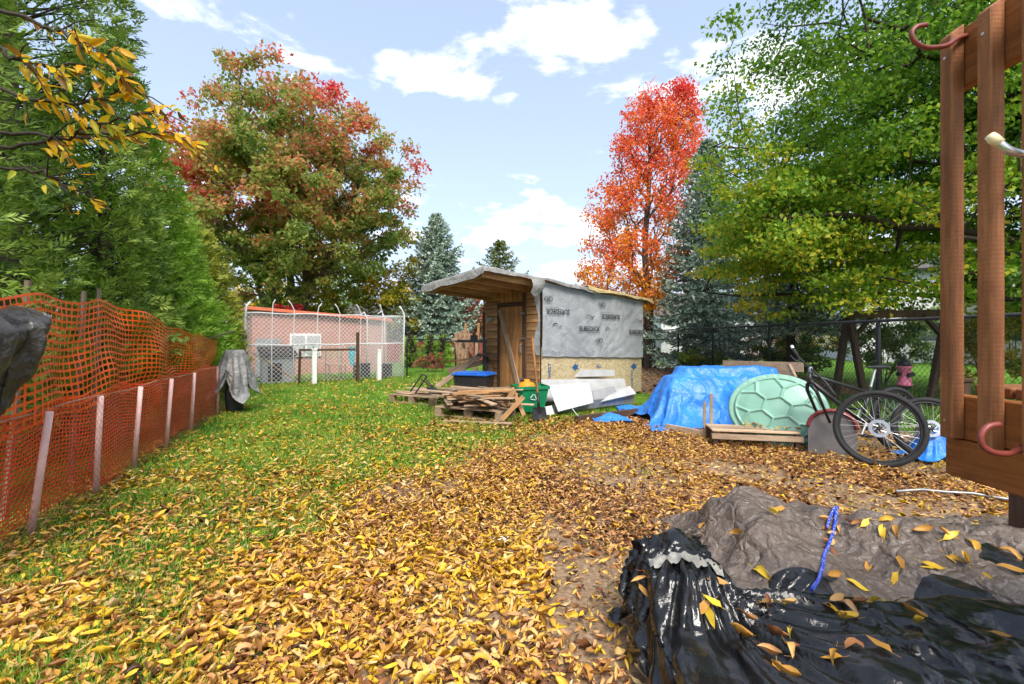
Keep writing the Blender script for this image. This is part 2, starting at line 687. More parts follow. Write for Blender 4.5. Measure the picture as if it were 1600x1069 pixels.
def gz(x, y):
    x, y = np.asarray(x, float), np.asarray(y, float)
    fade = 1 - smooth01(14, 22, np.hypot(x, y))
    return ((fbm(x * 0.8, y * 0.8, 11) - 0.5) * 0.06 + (fbm(x * 4, y * 4, 17, 3) - 0.5) * 0.025) * fade - 0.012


def axis_pts(near, far, n_near, n_far):
    a = np.linspace(0, near, n_near)
    b = near * (far / near) ** (np.arange(1, n_far + 1) / n_far)
    h = np.concatenate([a, b])
    return np.concatenate([-h[:0:-1], h])


gx = axis_pts(9, 400, 84, 22)
gy = np.concatenate([-axis_pts(3, 400, 12, 16)[28:][::-1][:-1], axis_pts(14, 600, 130, 24)[153:]])
GX, GY = np.meshgrid(gx, gy)
GZ = gz(GX, GY)
nx_, ny_ = len(gx), len(gy)
idx = np.arange(nx_ * ny_).reshape(ny_, nx_)
GF = np.stack([idx[:-1, :-1], idx[:-1, 1:], idx[1:, 1:], idx[1:, :-1]], -1).reshape(-1, 4)


def mat_ground():
    t = NT('lawn_and_soil')
    at = t.node('ShaderNodeAttribute', attribute_name='soil')
    v = t.coord()
    n1 = t.noise(v, 3.0, 8, 0.65)
    n2 = t.noise(v, 40, 6, 0.7)
    n3 = t.noise(v, 0.35, 4, 0.6)
    soil = t.ramp(n2, [(0.3, srgb(92, 74, 58)), (0.52, srgb(140, 116, 92)), (0.75, srgb(176, 152, 124))])
    gk = t.math('ADD', t.math('MULTIPLY', n2, 0.6), t.math('MULTIPLY', n3, 0.5))
    grass = t.ramp(gk, [(0.35, srgb(44, 72, 20)), (0.55, srgb(78, 116, 30)), (0.75, srgb(110, 142, 44))])
    f = t.math('MULTIPLY_ADD', t.math('SUBTRACT', n1, 0.5), 1.2, at.outputs['Fac'], clamp=True)
    f = t.ramp(f, [(0.35, (0, 0, 0)), (0.6, (1, 1, 1))])
    t.color(t.mix(f, grass, soil))
    t.set(0.95, 0, 0.15)
    t.bump(n2, 0.6, 0.02)
    return t.m


ground = npobj('ground', np.stack([GX, GY, GZ], -1).reshape(-1, 3), GF, mat_ground(), smooth=True)
tag(ground, 'leaf strewn back yard lawn with bare soil patches', None, kind='structure')
sa = ground.data.attributes.new('soil', 'FLOAT', 'POINT')
sa.data.foreach_set('value', dirt_mask(GX, GY).ravel().astype(np.float32))

# ---- grass blades
BL_V = np.array([[0, -0.5, 0], [0, 0.5, 0], [0.18, -0.38, 0.5], [0.18, 0.38, 0.5], [0.55, 0, 1.0]])
BL_F = np.array([[0, 1, 3], [0, 3, 2], [2, 3, 4]])
M['grass'] = mat_leaf('grass_blade', [(0.05, srgb(48, 88, 20)), (0.4, srgb(92, 140, 32)), (0.7, srgb(132, 168, 48)), (1.0, srgb(190, 180, 90))], 0.6, 0.6, 1.3, trans=0.3)
rng = np.random.default_rng(4)


def grass_patch(n, y0, y1, xf, hmul, thr):
    y = rng.uniform(y0, y1, n * 3)
    a, b = xf(y)
    x = a + (b - a) * rng.random(n * 3)
    dm = dirt_mask(x, y)
    cl = fbm(x * 2.3, y * 2.3, 31)
    keep = (cl - dm * 0.75 + rng.normal(0, 0.06, n * 3)) > thr
    x, y = x[keep][:n], y[keep][:n]
    k = len(x)
    th = rng.uniform(0, 2 * np.pi, k)
    D = np.stack([np.cos(th), np.sin(th), np.zeros(k)], 1)
    N = np.tile([[0, 0, 1.0]], (k, 1)) + rng.normal(0, 0.25, (k, 3))
    h = rng.uniform(0.03, 0.08, k) * hmul * (0.6 + 0.8 * fbm(x * 3, y * 3, 77, 2))
    pos = np.stack([x, y, gz(x, y) - 0.004], 1)
    sc = np.stack([h, np.full(k, 0.005) * hmul * rng.uniform(0.7, 1.5, k), h], 1)
    return scatter(BL_V, BL_F, pos, frames(D, N), sc)


parts_ = [grass_patch(36000, 1.4, 4.5, lambda y: (-2.4 - 0.36 * y, 1.2 + 0 * y), 1.1, 0.42),
          grass_patch(46000, 4.5, 8.5, lambda y: (-2.1 - 0.37 * y, 3.0 + 0 * y), 1.15, 0.28),
          grass_patch(32000, 8.5, 16, lambda y: (-7.5 + 0 * y, 1.0 + 0 * y), 1.5, 0.22),
          grass_patch(14000, 5.6, 14, lambda y: (5.2 + 0.05 * y, 5.5 + 0.9 * y), 1.5, 0.22),
          grass_patch(3500, 1.8, 6.5, lambda y: (-0.5 + 0 * y, 4.4 + 0 * y), 1.1, 0.02)]
offs, VV, FF = 0, [], []
for V_, F_ in parts_:
    VV.append(V_); FF.append(F_ + offs); offs += len(V_)
tag(npobj('grass', np.concatenate(VV), np.concatenate(FF), M['grass']), 'green lawn grass showing between the fallen leaves', 'grass', kind='stuff')

# ---- fallen leaves
LT = [leaf_template(0.12, 0.3), leaf_template(0.55, 1.1), leaf_template(1.1, 1.6, (0.3, 0.42, 0.3)), leaf_template(0.3, -0.9, twist=0.35),
      leaf_template(0.25, 0.7, (0.46, 0.5, 0.26), 0.2), leaf_template(1.6, 0.5, (0.34, 0.40, 0.22), -0.3), leaf_template(0.7, 2.2, (0.40, 0.44, 0.30), 0.15), leaf_template(0.2, -1.6, (0.36, 0.46, 0.26), -0.2)]
_g = np.random.default_rng(9)
for _i in range(len(LT)):
    LT[_i] = (LT[_i][0] + _g.normal(0, 1, LT[_i][0].shape) * np.array([0.03, 0.05, 0.10]), LT[_i][1])      # torn, buckled edges
LTF = [(LT[_i][0][[0, 3, 5, 9, 11, 14, 7]] if 0 else np.array([LT[_i][0][1], LT[_i][0][6], LT[_i][0][7], LT[_i][0][8], LT[_i][0][13]]), np.array([[0, 1, 4, 2], [0, 2, 4, 3]])) for _i in range(len(LT))]
YEL = [(0.03, srgb(120, 78, 40)), (0.22, srgb(190, 138, 62)), (0.45, srgb(218, 172, 52)), (0.65, srgb(226, 190, 58)), (0.82, srgb(218, 180, 104)), (0.98, srgb(220, 196, 146))]
BRN = [(0.04, srgb(70, 42, 28)), (0.2, srgb(134, 84, 50)), (0.4, srgb(182, 126, 76)), (0.6, srgb(212, 164, 110)), (0.8, srgb(220, 172, 100)), (1.0, srgb(232, 190, 60))]
M['leaf_yellow'] = mat_leaf('yellow_fallen_leaf', YEL, 0.95, 0.12, 1.2, trans=0.2, rough=0.45, spots=True)
M['leaf_brown'] = mat_leaf('brown_fallen_leaf', BRN, 0.95, 0.25, 0.9, off=-0.02, trans=0.15, rough=0.5, spots=True)
M['leaf_yellow_one'] = mat_leaf('yellow_single_leaf', YEL[1:4], 0.9, 0.05, 1.0, trans=0.2, rough=0.45, obj_rand=True, spots=True)
M['leaf_brown_one'] = mat_leaf('brown_single_leaf', BRN[1:5], 0.9, 0.05, 1.0, trans=0.15, rough=0.55, obj_rand=True, spots=True)


def leaf_field(n, y0, y1, xf, dens, smin, smax, kinds, seed, lift=0.02, py=1.0):
    g = np.random.default_rng(seed)
    y = y0 + (y1 - y0) * g.random(n) ** py
    a, b = xf(y)
    x = a + (b - a) * g.random(n)
    keep = g.random(n) < dens(x, y)
    x, y = x[keep], y[keep]
    out = []
    kp = np.array(list(kinds) + [kinds[0] * 0.8, kinds[2] + 0.08, kinds[1], kinds[3]])
    which = g.choice(len(LT), len(x), p=kp / kp.sum())
    for q in range(2 * len(LT)):
        s = (which == q % len(LT)) & ((y > 2.7) if q >= len(LT) else (y <= 2.7))      # simpler leaves farther off
        k = int(s.sum())
        if not k:
            continue
        th = g.uniform(0, 2 * np.pi, k)
        tilt = 0.22 if q % len(LT) == 0 else 0.5
        D = np.stack([np.cos(th), np.sin(th), g.normal(0, tilt * 0.6, k)], 1)
        N = np.stack([g.normal(0, tilt, k), g.normal(0, tilt, k), np.where(g.random(k) < 0.7, 1, -1)], 1)
        L = g.uniform(smin, smax, k)
        sc = np.stack([L, L * g.uniform(0.20, 0.52, k), L * g.uniform(0.15, 0.6, k)], 1)
        pos = np.stack([x[s], y[s], gz(x[s], y[s]) + g.uniform(0.006, 0.012 + lift, k)], 1)
        tv, tf_ = LT[q] if q < len(LT) else LTF[q - len(LT)]
        out.append(scatter(tv, tf_, pos, frames(D, N), sc))
    return out


def joined(lst):
    o, a, b = 0, [], []
    for V_, F_ in lst:
        a.append(V_); b.append(F_ + o); o += len(V_)
    return np.concatenate(a), np.concatenate(b)


bald = lambda x, y: 1 - 0.85 * smooth01(0.51, 0.64, fbm(x * 0.9 + 3, y * 0.9, 41) + 0.10 * np.exp(-((x - 0.7) ** 2 / 0.8 + (y - 4.0) ** 2 / 1.6)))     # bare soil showing through
F1 = leaf_field(98000, 1.2, 6.6, lambda y: (-2.2 + 0 * y, 4.9 + 0 * y), lambda x, y: (0.06 + 0.94 * dirt_mask(x, y)) * bald(x, y), 0.024, 0.06, (0.2, 0.32, 0.28, 0.2), 21, 0.035)
F1 += leaf_field(9000, 6.4, 20, lambda y: (1.0 + 0 * y, 6.0 + 0.25 * y), lambda x, y: dirt_mask(x, y), 0.06, 0.11, (0.3, 0.4, 0.1, 0.2), 22, 0.03)
F1 += leaf_field(22000, 1.2, 4.2, lambda y: (-2.4 - 0.36 * y, -0.6 + 0 * y), lambda x, y: 0.75 - 0.14 * y + 0 * x, 0.028, 0.062, (0.2, 0.35, 0.25, 0.2), 23, 0.03)
F1 += leaf_field(2500, 6.2, 7.2, lambda y: (-1.2 + 0 * y, 2.0 + 0 * y), lambda x, y: 0.8 + 0 * x, 0.04, 0.09, (0.2, 0.4, 0.2, 0.2), 29, 0.02)
V_, F_ = joined(F1)
tag(npobj('leaf_litter', V_, F_, M['leaf_brown'], smooth=True), 'curled brown and tan fallen leaves covering the soil', 'leaves', kind='stuff')
lawn = lambda x, y: np.clip(fbm(x * 1.1, y * 1.1, 61) * 2.0 - 0.15, 0.12, 1)
F2 = leaf_field(34000, 1.2, 4.4, lambda y: (-2.4 - 0.36 * y, 0.2 + 0 * y), lambda x, y: lawn(x, y) * (1.1 - 0.13 * y), 0.034, 0.074, (0.4, 0.25, 0.15, 0.2), 24, 0.03)
F2 += leaf_field(21000, 4.2, 8.5, lambda y: (-2.3 - 0.37 * y, 1.6 + 0 * y), lambda x, y: lawn(x, y) * (1.05 - 0.08 * y), 0.04, 0.075, (0.5, 0.2, 0.1, 0.2), 25, 0.04)
F2 += leaf_field(5200, 8.0, 14, lambda y: (-6.8 + 0 * y, 0.5 + 0 * y), lambda x, y: lawn(x, y) * 0.7, 0.06, 0.11, (0.6, 0.2, 0, 0.2), 26, 0.05)
F2 += leaf_field(10500, 1.2, 6.6, lambda y: (-1.4 + 0 * y, 4.8 + 0 * y), lambda x, y: 0.55 + 0 * x, 0.034, 0.072, (0.4, 0.25, 0.15, 0.2), 27, 0.045)
F2 += leaf_field(900, 5.8, 13, lambda y: (5.3 + 0.05 * y, 5.5 + 0.8 * y), lambda x, y: 0.6 + 0 * x, 0.05, 0.1, (0.6, 0.2, 0, 0.2), 28, 0.04)
V_, F_ = joined(F2)
tag(npobj('leaf_litter', V_, F_, M['leaf_yellow'], smooth=True), 'yellow fallen leaves strewn over lawn and soil', 'leaves', kind='stuff')

# ------------------------------------------------------------------ trees


def curve_pts(a, b, sag, k=5, rg=None, wob=0.0):
    t = np.linspace(0, 1, k)[:, None]
    p = np.asarray(a) * (1 - t) + np.asarray(b) * t
    p[:, 2] += sag * np.sin(np.pi * t[:, 0])
    if rg is not None and wob:
        p[1:-1] += rg.normal(0, wob, (k - 2, 3))
    return p


def grow(stems, clusters, rtip=0.006, rpow=0.5, rmax=0.3, sag=0.12, seed=0, pen=1.2, drop=0.35):
    """join crown clusters to stems: each takes the cheapest way back to wood already there"""
    g = np.random.default_rng(seed)
    nodes, par = [], []
    for st in stems:
        last = -1
        for p in st:
            nodes.append(np.asarray(p, float)); par.append(last); last = len(nodes) - 1
    base = np.array(stems[0][0])
    stem_pts = np.array(nodes)
    dd = np.array([np.min(np.linalg.norm(stem_pts - c, axis=1)) for c in clusters])
    tips = np.zeros(len(clusters), int)
    for i in np.argsort(dd):
        c = clusters[i]
        A = np.array(nodes)
        dv = c - A
        dist = np.linalg.norm(dv, axis=1)
        hor = np.hypot(dv[:, 0], dv[:, 1])
        cost = dist + pen * np.maximum(0, drop * hor - dv[:, 2])
        j = int(np.argmin(cost))
        k = 3 if dist[j] < 0.8 else 5
        P = curve_pts(A[j], c, sag * dist[j] * 0.5, k, g, 0.03 * dist[j])
        last = j
        for p in P[1:]:
            nodes.append(p); par.append(last); last = len(nodes) - 1
        tips[i] = last
    nodes = np.array(nodes)
    cnt = np.zeros(len(nodes))
    cnt[tips] += 1
    for i in range(len(nodes) - 1, -1, -1):
        if par[i] >= 0:
            cnt[par[i]] += cnt[i]
    cnt = np.maximum(cnt, 1)
    rad = np.minimum(rtip * cnt ** rpow, rmax)
    e = [i for i in range(len(nodes)) if par[i] >= 0]
    pa = np.array([par[i] for i in e])
    return nodes[pa], nodes[e], np.minimum(rad[pa], rad[e] * 1.6), rad[e], nodes


def crown_leaves(cl, per, rad, size, seed, flat=0.6, asp=0.62, hang=0.0, tmpl=None, spread=1.0):
    g = np.random.default_rng(seed)
    n = len(cl) * per
    c = np.repeat(cl, per, 0)
    v = rdirs(g, n) * (g.random(n) ** 0.5)[:, None] * np.array([1, 1, flat]) * np.repeat(rad, per)[:, None]
    pos = c + v
    D = rdirs(g, n) * spread + np.array([0, 0, -hang])
    N = rdirs(g, n) * 0.9 + np.array([0, 0, 0.7])
    L = g.uniform(0.65, 1.25, n) * size
    sc = np.stack([L, L * asp, L], 1)
    TV, TF = tmpl if tmpl is not None else (LEAF4_V, LEAF4_F)
    return scatter(TV, TF, pos, frames(D, N), sc)


def broad_tree(name, label, stems, cl, rad, per, leaf, lmat, bmat, seed, group=None, rtip=0.007, rmax=0.2, flat=0.6, hang=0.2, cat='tree', pen=1.2, drop=0.35, sag=0.12, rpow=0.5, asp=0.62):
    base = np.array(stems[0][0], float)
    t = thing(name, label, cat, base, group)
    A, B, ra, rb, nodes = grow(stems, cl, rtip, rpow, rmax, seed=seed, pen=pen, drop=drop, sag=sag)
    V, F = segs(A, B, ra, rb, 5)
    npobj('trunk', V, F, bmat, t, smooth=True)
    V, F = crown_leaves(cl, per, rad, leaf, seed + 1, flat, hang=hang, asp=asp)
    npobj('crown', V, F, lmat, t)
    return t


def crown_points(n, c, r, seed, shell=0.55, cut=None, p=2.0):
    """cluster centres in an ellipsoid, more of them near its skin, with lumps and gaps"""
    g = np.random.default_rng(seed)
    out = []
    c, r = np.array(c, float), np.array(r, float)
    while len(out) < n:
        v = rdirs(g, 4 * n)
        q = (shell + (1 - shell) * g.random(4 * n)) * np.where(g.random(4 * n) < 0.25, g.random(4 * n), 1)
        lump = 0.78 + 0.45 * fbm(v[:, 0] * 2.5 + v[:, 2] * 2 + 9, v[:, 1] * 2.5 - v[:, 2] * 1.7 + 9, seed)
        pts = c + v * r * (q * lump)[:, None]
        if cut is not None:
            pts = pts[cut(pts)]
        out.extend(pts[:n - len(out)])
    return np.array(out)


# -- big maple turning red, beyond the garage
bx_, by_ = -10.8, 22.0
g0 = np.random.default_rng(50)
stems = []
for k, (dx, dy, zt, lean) in enumerate([(-0.35, 0, 11, -1.6), (0.1, 0.3, 12.5, -0.2), (0.55, 0, 11.5, 1.6), (0.3, -0.3, 9, 3.4), (-0.5, 0.3, 9, -3.6)]):
    zs = np.linspace(0, zt, 12)
    stems.append([(bx_ + dx + lean * (z / zt) ** 1.3, by_ + dy + 0.3 * math.sin(z * 0.7 + k), z) for z in zs])
mc = crown_points(590, (bx_ + 0.1, by_, 8.1), (5.8, 5.2, 5.7), 57, 0.5, lambda p: (p[:, 2] > 1.8))
mr = np.random.default_rng(5).uniform(0.45, 0.85, len(mc))
M['maple'] = mat_leaf('maple_leaf', [(0.1, srgb(92, 122, 48)), (0.38, srgb(146, 160, 74)), (0.5, srgb(186, 164, 92)), (0.6, srgb(206, 140, 96)), (0.76, srgb(214, 102, 82)), (0.97, srgb(220, 72, 78))], 0.34, 0.8, 0.32, zg=0.03, z0=7.8, xg=-0.01, x0=bx_, off=-0.06, trans=0.55)
broad_tree('maple_tree', 'large maple with green crown turning red behind the caged run', stems, mc, mr, 125, 0.21, M['maple'], M['bark'], 52, rtip=0.016, rmax=0.26, flat=0.65)

# -- slim red and orange maple
bx_, by_ = 5.35, 18.0
stems = [[(bx_ + 0.1 * math.sin(z), by_, z) for z in np.linspace(0, 9.6, 14)]]
g0 = np.random.default_rng(60)
oc = []
for i in range(420):
    z = g0.uniform(2.2, 10.9)
    w = np.interp(z, [2, 3, 4.5, 7, 9, 10.5, 11.1], [1.9, 2.5, 2.4, 2.15, 1.95, 1.35, 0.4])
    xm = np.interp(z, [2, 4, 7, 10], [-0.95, -0.6, -0.05, 0.75])
    a, q = g0.uniform(0, 2 * np.pi), math.sqrt(g0.uniform(0.08, 1)) * w * g0.uniform(0.8, 1.05)
    oc.append((bx_ + xm + q * math.cos(a), by_ + q * math.sin(a), z))
oc = np.array(oc)
M['orange_maple'] = mat_leaf('orange_maple_leaf', [(0.05, srgb(226, 170, 40)), (0.28, srgb(240, 162, 52)), (0.5, srgb(238, 124, 60)), (0.72, srgb(234, 104, 76)), (0.97, srgb(220, 74, 78))], 0.36, 0.6, 0.6, zg=0.055, z0=6.8, trans=0.5)
broad_tree('maple_tree', 'slim upright maple blazing orange to red behind the shed', stems, oc, g0.uniform(0.3, 0.5, len(oc)), 62, 0.125, M['orange_maple'], M['bark'], 61, rtip=0.009, rmax=0.16, flat=1.0, hang=0.5, drop=1.3, pen=1.5, sag=-0.1)

# -- big green linden over the right fence
bx_, by_ = 10.0, 8.0
stems = [[(bx_, by_, z) for z in np.linspace(0, 9, 14)]]
g0 = np.random.default_rng(70)
for zz, ang, ln, rise in [(1.9, 160, 6.2, 0.5), (2.7, 185, 5.4, 1.0), (2.3, 205, 4.6, 0.6), (3.3, 150, 6.2, 1.2), (3.9, 172, 6.0, 1.6), (4.7, 195, 5.0, 1.9), (5.4, 140, 5.6, 1.9), (6.2, 165, 5.2, 2.3), (4.2, 225, 4.5, 1.5), (3.0, 130, 5.5, 1.0), (7, 185, 4.2, 2.5)]:
    a = R(ang)
    tt = np.linspace(0, 1, 9)
    wob = g0.normal(0, 0.1, (9, 3)) * tt[:, None]
    stems.append([(bx_ + ln * t * math.cos(a) + wob[i, 0], by_ + ln * t * math.sin(a) + wob[i, 1], zz + rise * (t - 0.35 * t * t) + wob[i, 2] * 0.6) for i, t in enumerate(tt)])
lc = crown_points(1250, (9.6, 8.6, 5.6), (6.4, 5.2, 4.9), 71, 0.35, lambda p: (p[:, 2] > 1.75 + 0.10 * (10 - p[:, 0]) * 0 + 0.25 * np.sin(p[:, 0] * 2)) & (p[:, 1] > 3.6) & (p[:, 0] < 13) & (p[:, 0] > 0.44 * p[:, 1] + 0.03 * np.maximum(p[:, 2] - 3, 0)))
lc = np.concatenate([lc, crown_points(230, (5.3, 8.6, 3.3), (2.9, 2.4, 1.9), 73, 0.2, lambda p: (p[:, 2] > 2.15 + 0.5 * np.sin(p[:, 0] * 1.7 + p[:, 1])) & (p[:, 0] > 0.43 * p[:, 1]))])
M['linden'] = mat_leaf('linden_leaf', [(0.08, srgb(58, 96, 24)), (0.33, srgb(98, 142, 36)), (0.54, srgb(136, 168, 46)), (0.72, srgb(196, 186, 50)), (0.9, srgb(238, 190, 48))], 0.36, 0.36, 0.55, zg=-0.05, z0=4.0, xg=-0.05, x0=6.2, off=-0.08, trans=0.5)
broad_tree('linden_tree', 'wide green tree with layered branches leaning over right fence', stems, lc, g0.uniform(0.4, 0.68, len(lc)), 135, 0.084, M['linden'], M['bark_dark'], 72, rtip=0.006, rmax=0.17, flat=0.28, hang=0.35, drop=0.1, pen=0.7, sag=0.06, asp=0.7)


# -- spruces
def spruce(label, x, y, h, w, mat, seed, dens=1.0, z0=0.5, needle=0.09, top=0.05, group=None):
    g = np.random.default_rng(seed)
    t = thing('spruce_tree', label, 'tree', (x, y, 0), group)
    mb = MB()
    zs = np.linspace(0, h, 8)
    mb.tube(np.stack([np.full(8, x), np.full(8, y), zs], 1), 0.022 * h * (1 - zs / h) + 0.01, 8)
    obj('trunk', mb, M['bark_dark'], t, smooth=True)
    P0, P1, tw_a, tw_b = [], [], [], []
    z = z0
    while z < h - 0.1:
        f = (z - z0) / (h - z0)
        L = w * (1 - f) ** 0.85 * g.uniform(0.85, 1.1) + top
        nb = max(4, int(g.integers(6, 9) * dens))
        a0 = g.uniform(0, 6.28)
        for b in range(nb):
            a = a0 + b * 2 * np.pi / nb + g.normal(0, 0.15)
            l = L * g.uniform(0.72, 1.1)
            k = 6
            tt = np.linspace(0, 1, k)
            rise = (0.45 * f - 0.18) * l
            zz = z + rise * tt - 0.22 * l * np.sin(np.pi * tt * 0.9) * (1 - f) + 0.14 * l * tt ** 3
            pts = np.stack([x + l * tt * math.cos(a), y + l * tt * math.sin(a), zz], 1)
            P0.append(pts[:-1]); P1.append(pts[1:])
            side = np.array([-math.sin(a), math.cos(a), 0])
            out = np.array([math.cos(a), math.sin(a), 0])
            for s in np.arange(0.12, 1.0, 0.055 + 0.05 / max(l, 0.5)):
                p = np.array([np.interp(s, tt, pts[:, q]) for q in range(3)])
                sl = l * 0.34 * (1.08 - s) * g.uniform(0.7, 1.2) + 0.05
                for sg in (-1, 1):
                    e = p + (side * sg * 0.8 + out * 0.62) * sl + np.array([0, 0, -0.22 * sl + g.normal(0, 0.03)])
                    tw_a.append(p); tw_b.append(e)
        z += (0.19 + 0.20 * (1 - f)) * (h / 7.5) * g.uniform(0.8, 1.15) / dens ** 0.5
    A, B = np.concatenate(P0), np.concatenate(P1)
    V, F = segs(A, B, 0.011, 0.007, 4)
    tag(npobj('branches', V, F, M['bark_dark'], t), kind='stuff')
    A, B = np.array(tw_a + list(A)), np.array(tw_b + list(B))
    ln = np.linalg.norm(B - A, axis=1)
    cnt = np.maximum(3, (ln / 0.042 * dens).astype(int))
    ii = np.repeat(np.arange(len(A)), cnt)
    n = len(ii)
    s = g.random(n)[:, None]
    pos = A[ii] * (1 - s) + B[ii] * s
    T = (B - A)[ii] / (ln[ii][:, None] + 1e-9)
    D = T * 0.9 + rdirs(g, n) * 0.75 + np.array([0, 0, 0.15])
    fr = frames(D, rdirs(g, n))
    L = needle * g.uniform(0.7, 1.3, n)
    V, F = scatter(LEAF4_V, LEAF4_F, pos, fr, np.stack([L, L * 0.42, L * 0.4], 1))
    npobj('crown', V, F, mat, t)
    return t


M['blue_spruce'] = mat_leaf('blue_spruce_needle', [(0.05, srgb(70, 92, 74)), (0.4, srgb(124, 146, 128)), (0.7, srgb(172, 190, 174)), (1, srgb(204, 214, 198))], 0.75, 0.35, 1.2, trans=0.12, rough=0.6)
M['green_spruce'] = mat_leaf('green_spruce_needle', [(0.1, srgb(46, 62, 30)), (0.5, srgb(98, 114, 58)), (0.9, srgb(150, 156, 84))], 0.75, 0.35, 1.0, trans=0.12, rough=0.6)
spruce('blue spruce standing beyond the far wire fence left of the shed', -4.0, 24.0, 7.7, 3.1, M['blue_spruce'], 80, 1.0, 0.9, 0.18)
spruce('olive green spruce tip showing over the shed roof', -0.8, 30.0, 7.6, 3.4, M['green_spruce'], 81, 0.8, 2.6, 0.16)
spruce('tall blue spruce just right of the orange maple', 6.7, 15.6, 8.0, 2.5, M['blue_spruce'], 82, 1.25, 1.2, 0.13)
spruce('blue spruce with bare lower trunk under the green linden', 7.35, 12.0, 5.4, 2.3, M['blue_spruce'], 83, 1.1, 1.9, 0.12)


# -- cedars along the left fence
def cedar(label, x, y, h, w, mat, seed, n=2600, blade=0.16, name='cedar_tree', wx=1.0, pw=0.75, z0=0.1, loose=0.25, group='cedars along the orange fence'):
    g = np.random.default_rng(seed)
    t = thing(name, label, 'tree', (x, y, 0), group)
    mb = MB()
    zs = np.linspace(0, h * 0.93, 8)
    mb.tube(np.stack([np.full(8, x), np.full(8, y), zs], 1), 0.02 * h * (1 - zs / h) + 0.01, 7)
    obj('trunk', mb, M['bark'], t, smooth=True)
    f = 1 - (1 - g.random(n)) ** 0.62
    z = z0 + (h - z0) * f
    th = g.uniform(0, 2 * np.pi, n)
    lump = 0.72 + 0.6 * fbm(th * 2.2 + seed, z * 1.3, seed, 3)
    prof = np.minimum((1 - f) ** pw * 1.12, 1.0) * np.minimum(1, 0.72 + f * 2)
    r = w * prof * lump * (1 - loose * g.random(n) ** 2)
    pos0 = np.stack([x + r * np.cos(th) * wx, y + r * np.sin(th), z], 1)
    outd = np.stack([np.cos(th), np.sin(th), np.zeros(n)], 1)
    dirs = outd * 0.85 + np.array([0, 0, 0.45]) + rdirs(g, n) * 0.55
    dirs[:, 2] -= 0.35 * g.random(n)
    # every spray is a flat fan of scaly leaflets
    sd = np.cross(dirs, rdirs(g, n))
    sd /= np.linalg.norm(sd, axis=1)[:, None] + 1e-9
    dn = dirs / np.linalg.norm(dirs, axis=1)[:, None]
    k = 9
    u = np.tile(np.linspace(0.0, 1.0, k), n) + g.normal(0, 0.05, n * k)
    sg = np.tile(np.where(np.arange(k) % 2 == 0, 1, -1), n) * g.uniform(0.5, 1.1, n * k)
    L = np.repeat(blade * g.uniform(0.8, 1.6, n), k)
    dd, ss, pp = np.repeat(dn, k, 0), np.repeat(sd, k, 0), np.repeat(pos0, k, 0)
    pos = pp + dd * (u * L * 1.1 - 0.4 * L)[:, None]
    D = dd * 0.9 + ss * (sg * (1.05 - 0.6 * u))[:, None] + rdirs(g, n * k) * 0.18
    l2 = L * (0.75 - 0.35 * u) * g.uniform(0.7, 1.2, n * k)
    N = np.cross(dd, ss) + rdirs(g, n * k) * 0.3
    V, F = scatter(LEAF4_V, LEAF4_F, pos, frames(D, N), np.stack([l2, l2 * 0.28, l2 * 0.5], 1))
    npobj('crown', V, F, mat, t)
    # dim inner twigs so the crown is not hollow
    m = 260
    z = z0 + (h * 0.9 - z0) * g.random(m)
    th = g.uniform(0, 2 * np.pi, m)
    rr = w * np.minimum(1, (1 - z / h) ** pw) * 0.85
    A = np.stack([np.full(m, x), np.full(m, y), z - 0.2], 1)
    B = np.stack([x + rr * np.cos(th) * wx, y + rr * np.sin(th), z + 0.25], 1)
    V, F = segs(A, B, 0.014, 0.004, 4)
    tag(npobj('branches', V, F, M['bark_dark'], t), kind='stuff')
    return t


CED = [(0.03, srgb(60, 80, 32)), (0.3, srgb(100, 130, 48)), (0.6, srgb(146, 170, 68)), (0.85, srgb(184, 190, 100)), (1.0, srgb(186, 160, 96))]
M['cedar_dark'] = mat_leaf('dark_cedar', CED, 0.45, 0.5, 1.6, trans=0.3, off=-0.10)
M['cedar'] = mat_leaf('cedar_spray', [(0.05, srgb(72, 108, 30)), (0.4, srgb(122, 164, 46)), (0.75, srgb(162, 194, 70)), (1, srgb(194, 200, 104))], 0.45, 0.5, 1.4, trans=0.3)
M['cedar_yellow'] = mat_leaf('olive_cedar', [(0.1, srgb(74, 90, 26)), (0.5, srgb(132, 142, 42)), (0.9, srgb(182, 176, 66))], 0.45, 0.4, 1.4, trans=0.2)
cedar('tall dark cedar nearest the camera behind the orange fence', -5.1, 3.0, 8.2, 1.55, M['cedar_dark'], 90, 6600, 0.10, pw=0.55)
cedar('tall dark cedar with foliage hanging over the upper orange netting', -5.65, 5.1, 8.0, 1.5, M['cedar_dark'], 91, 6600, 0.11, pw=0.5)
cedar('mid green cedar bulging over the far orange netting', -6.2, 6.9, 5.9, 1.4, M['cedar'], 92, 4800, 0.12, pw=0.6)
cedar('bright green cedar at the far end of the orange fence', -6.75, 8.5, 4.1, 1.2, M['cedar'], 93, 4000, 0.14, pw=0.6)
cedar('olive yellow cone shaped cedar beside the caged run', -7.4, 10.6, 4.0, 1.0, M['cedar_yellow'], 94, 3600, 0.13, pw=0.6)
cedar('dark cedar rising behind the front row at the left edge', -7.8, 4.6, 8.2, 2.0, M['cedar_dark'], 95, 1800, 0.24)
cedar('green cedar filling the row behind the bright cedars', -8.2, 8.0, 5.4, 1.7, M['cedar'], 96, 1500, 0.24)


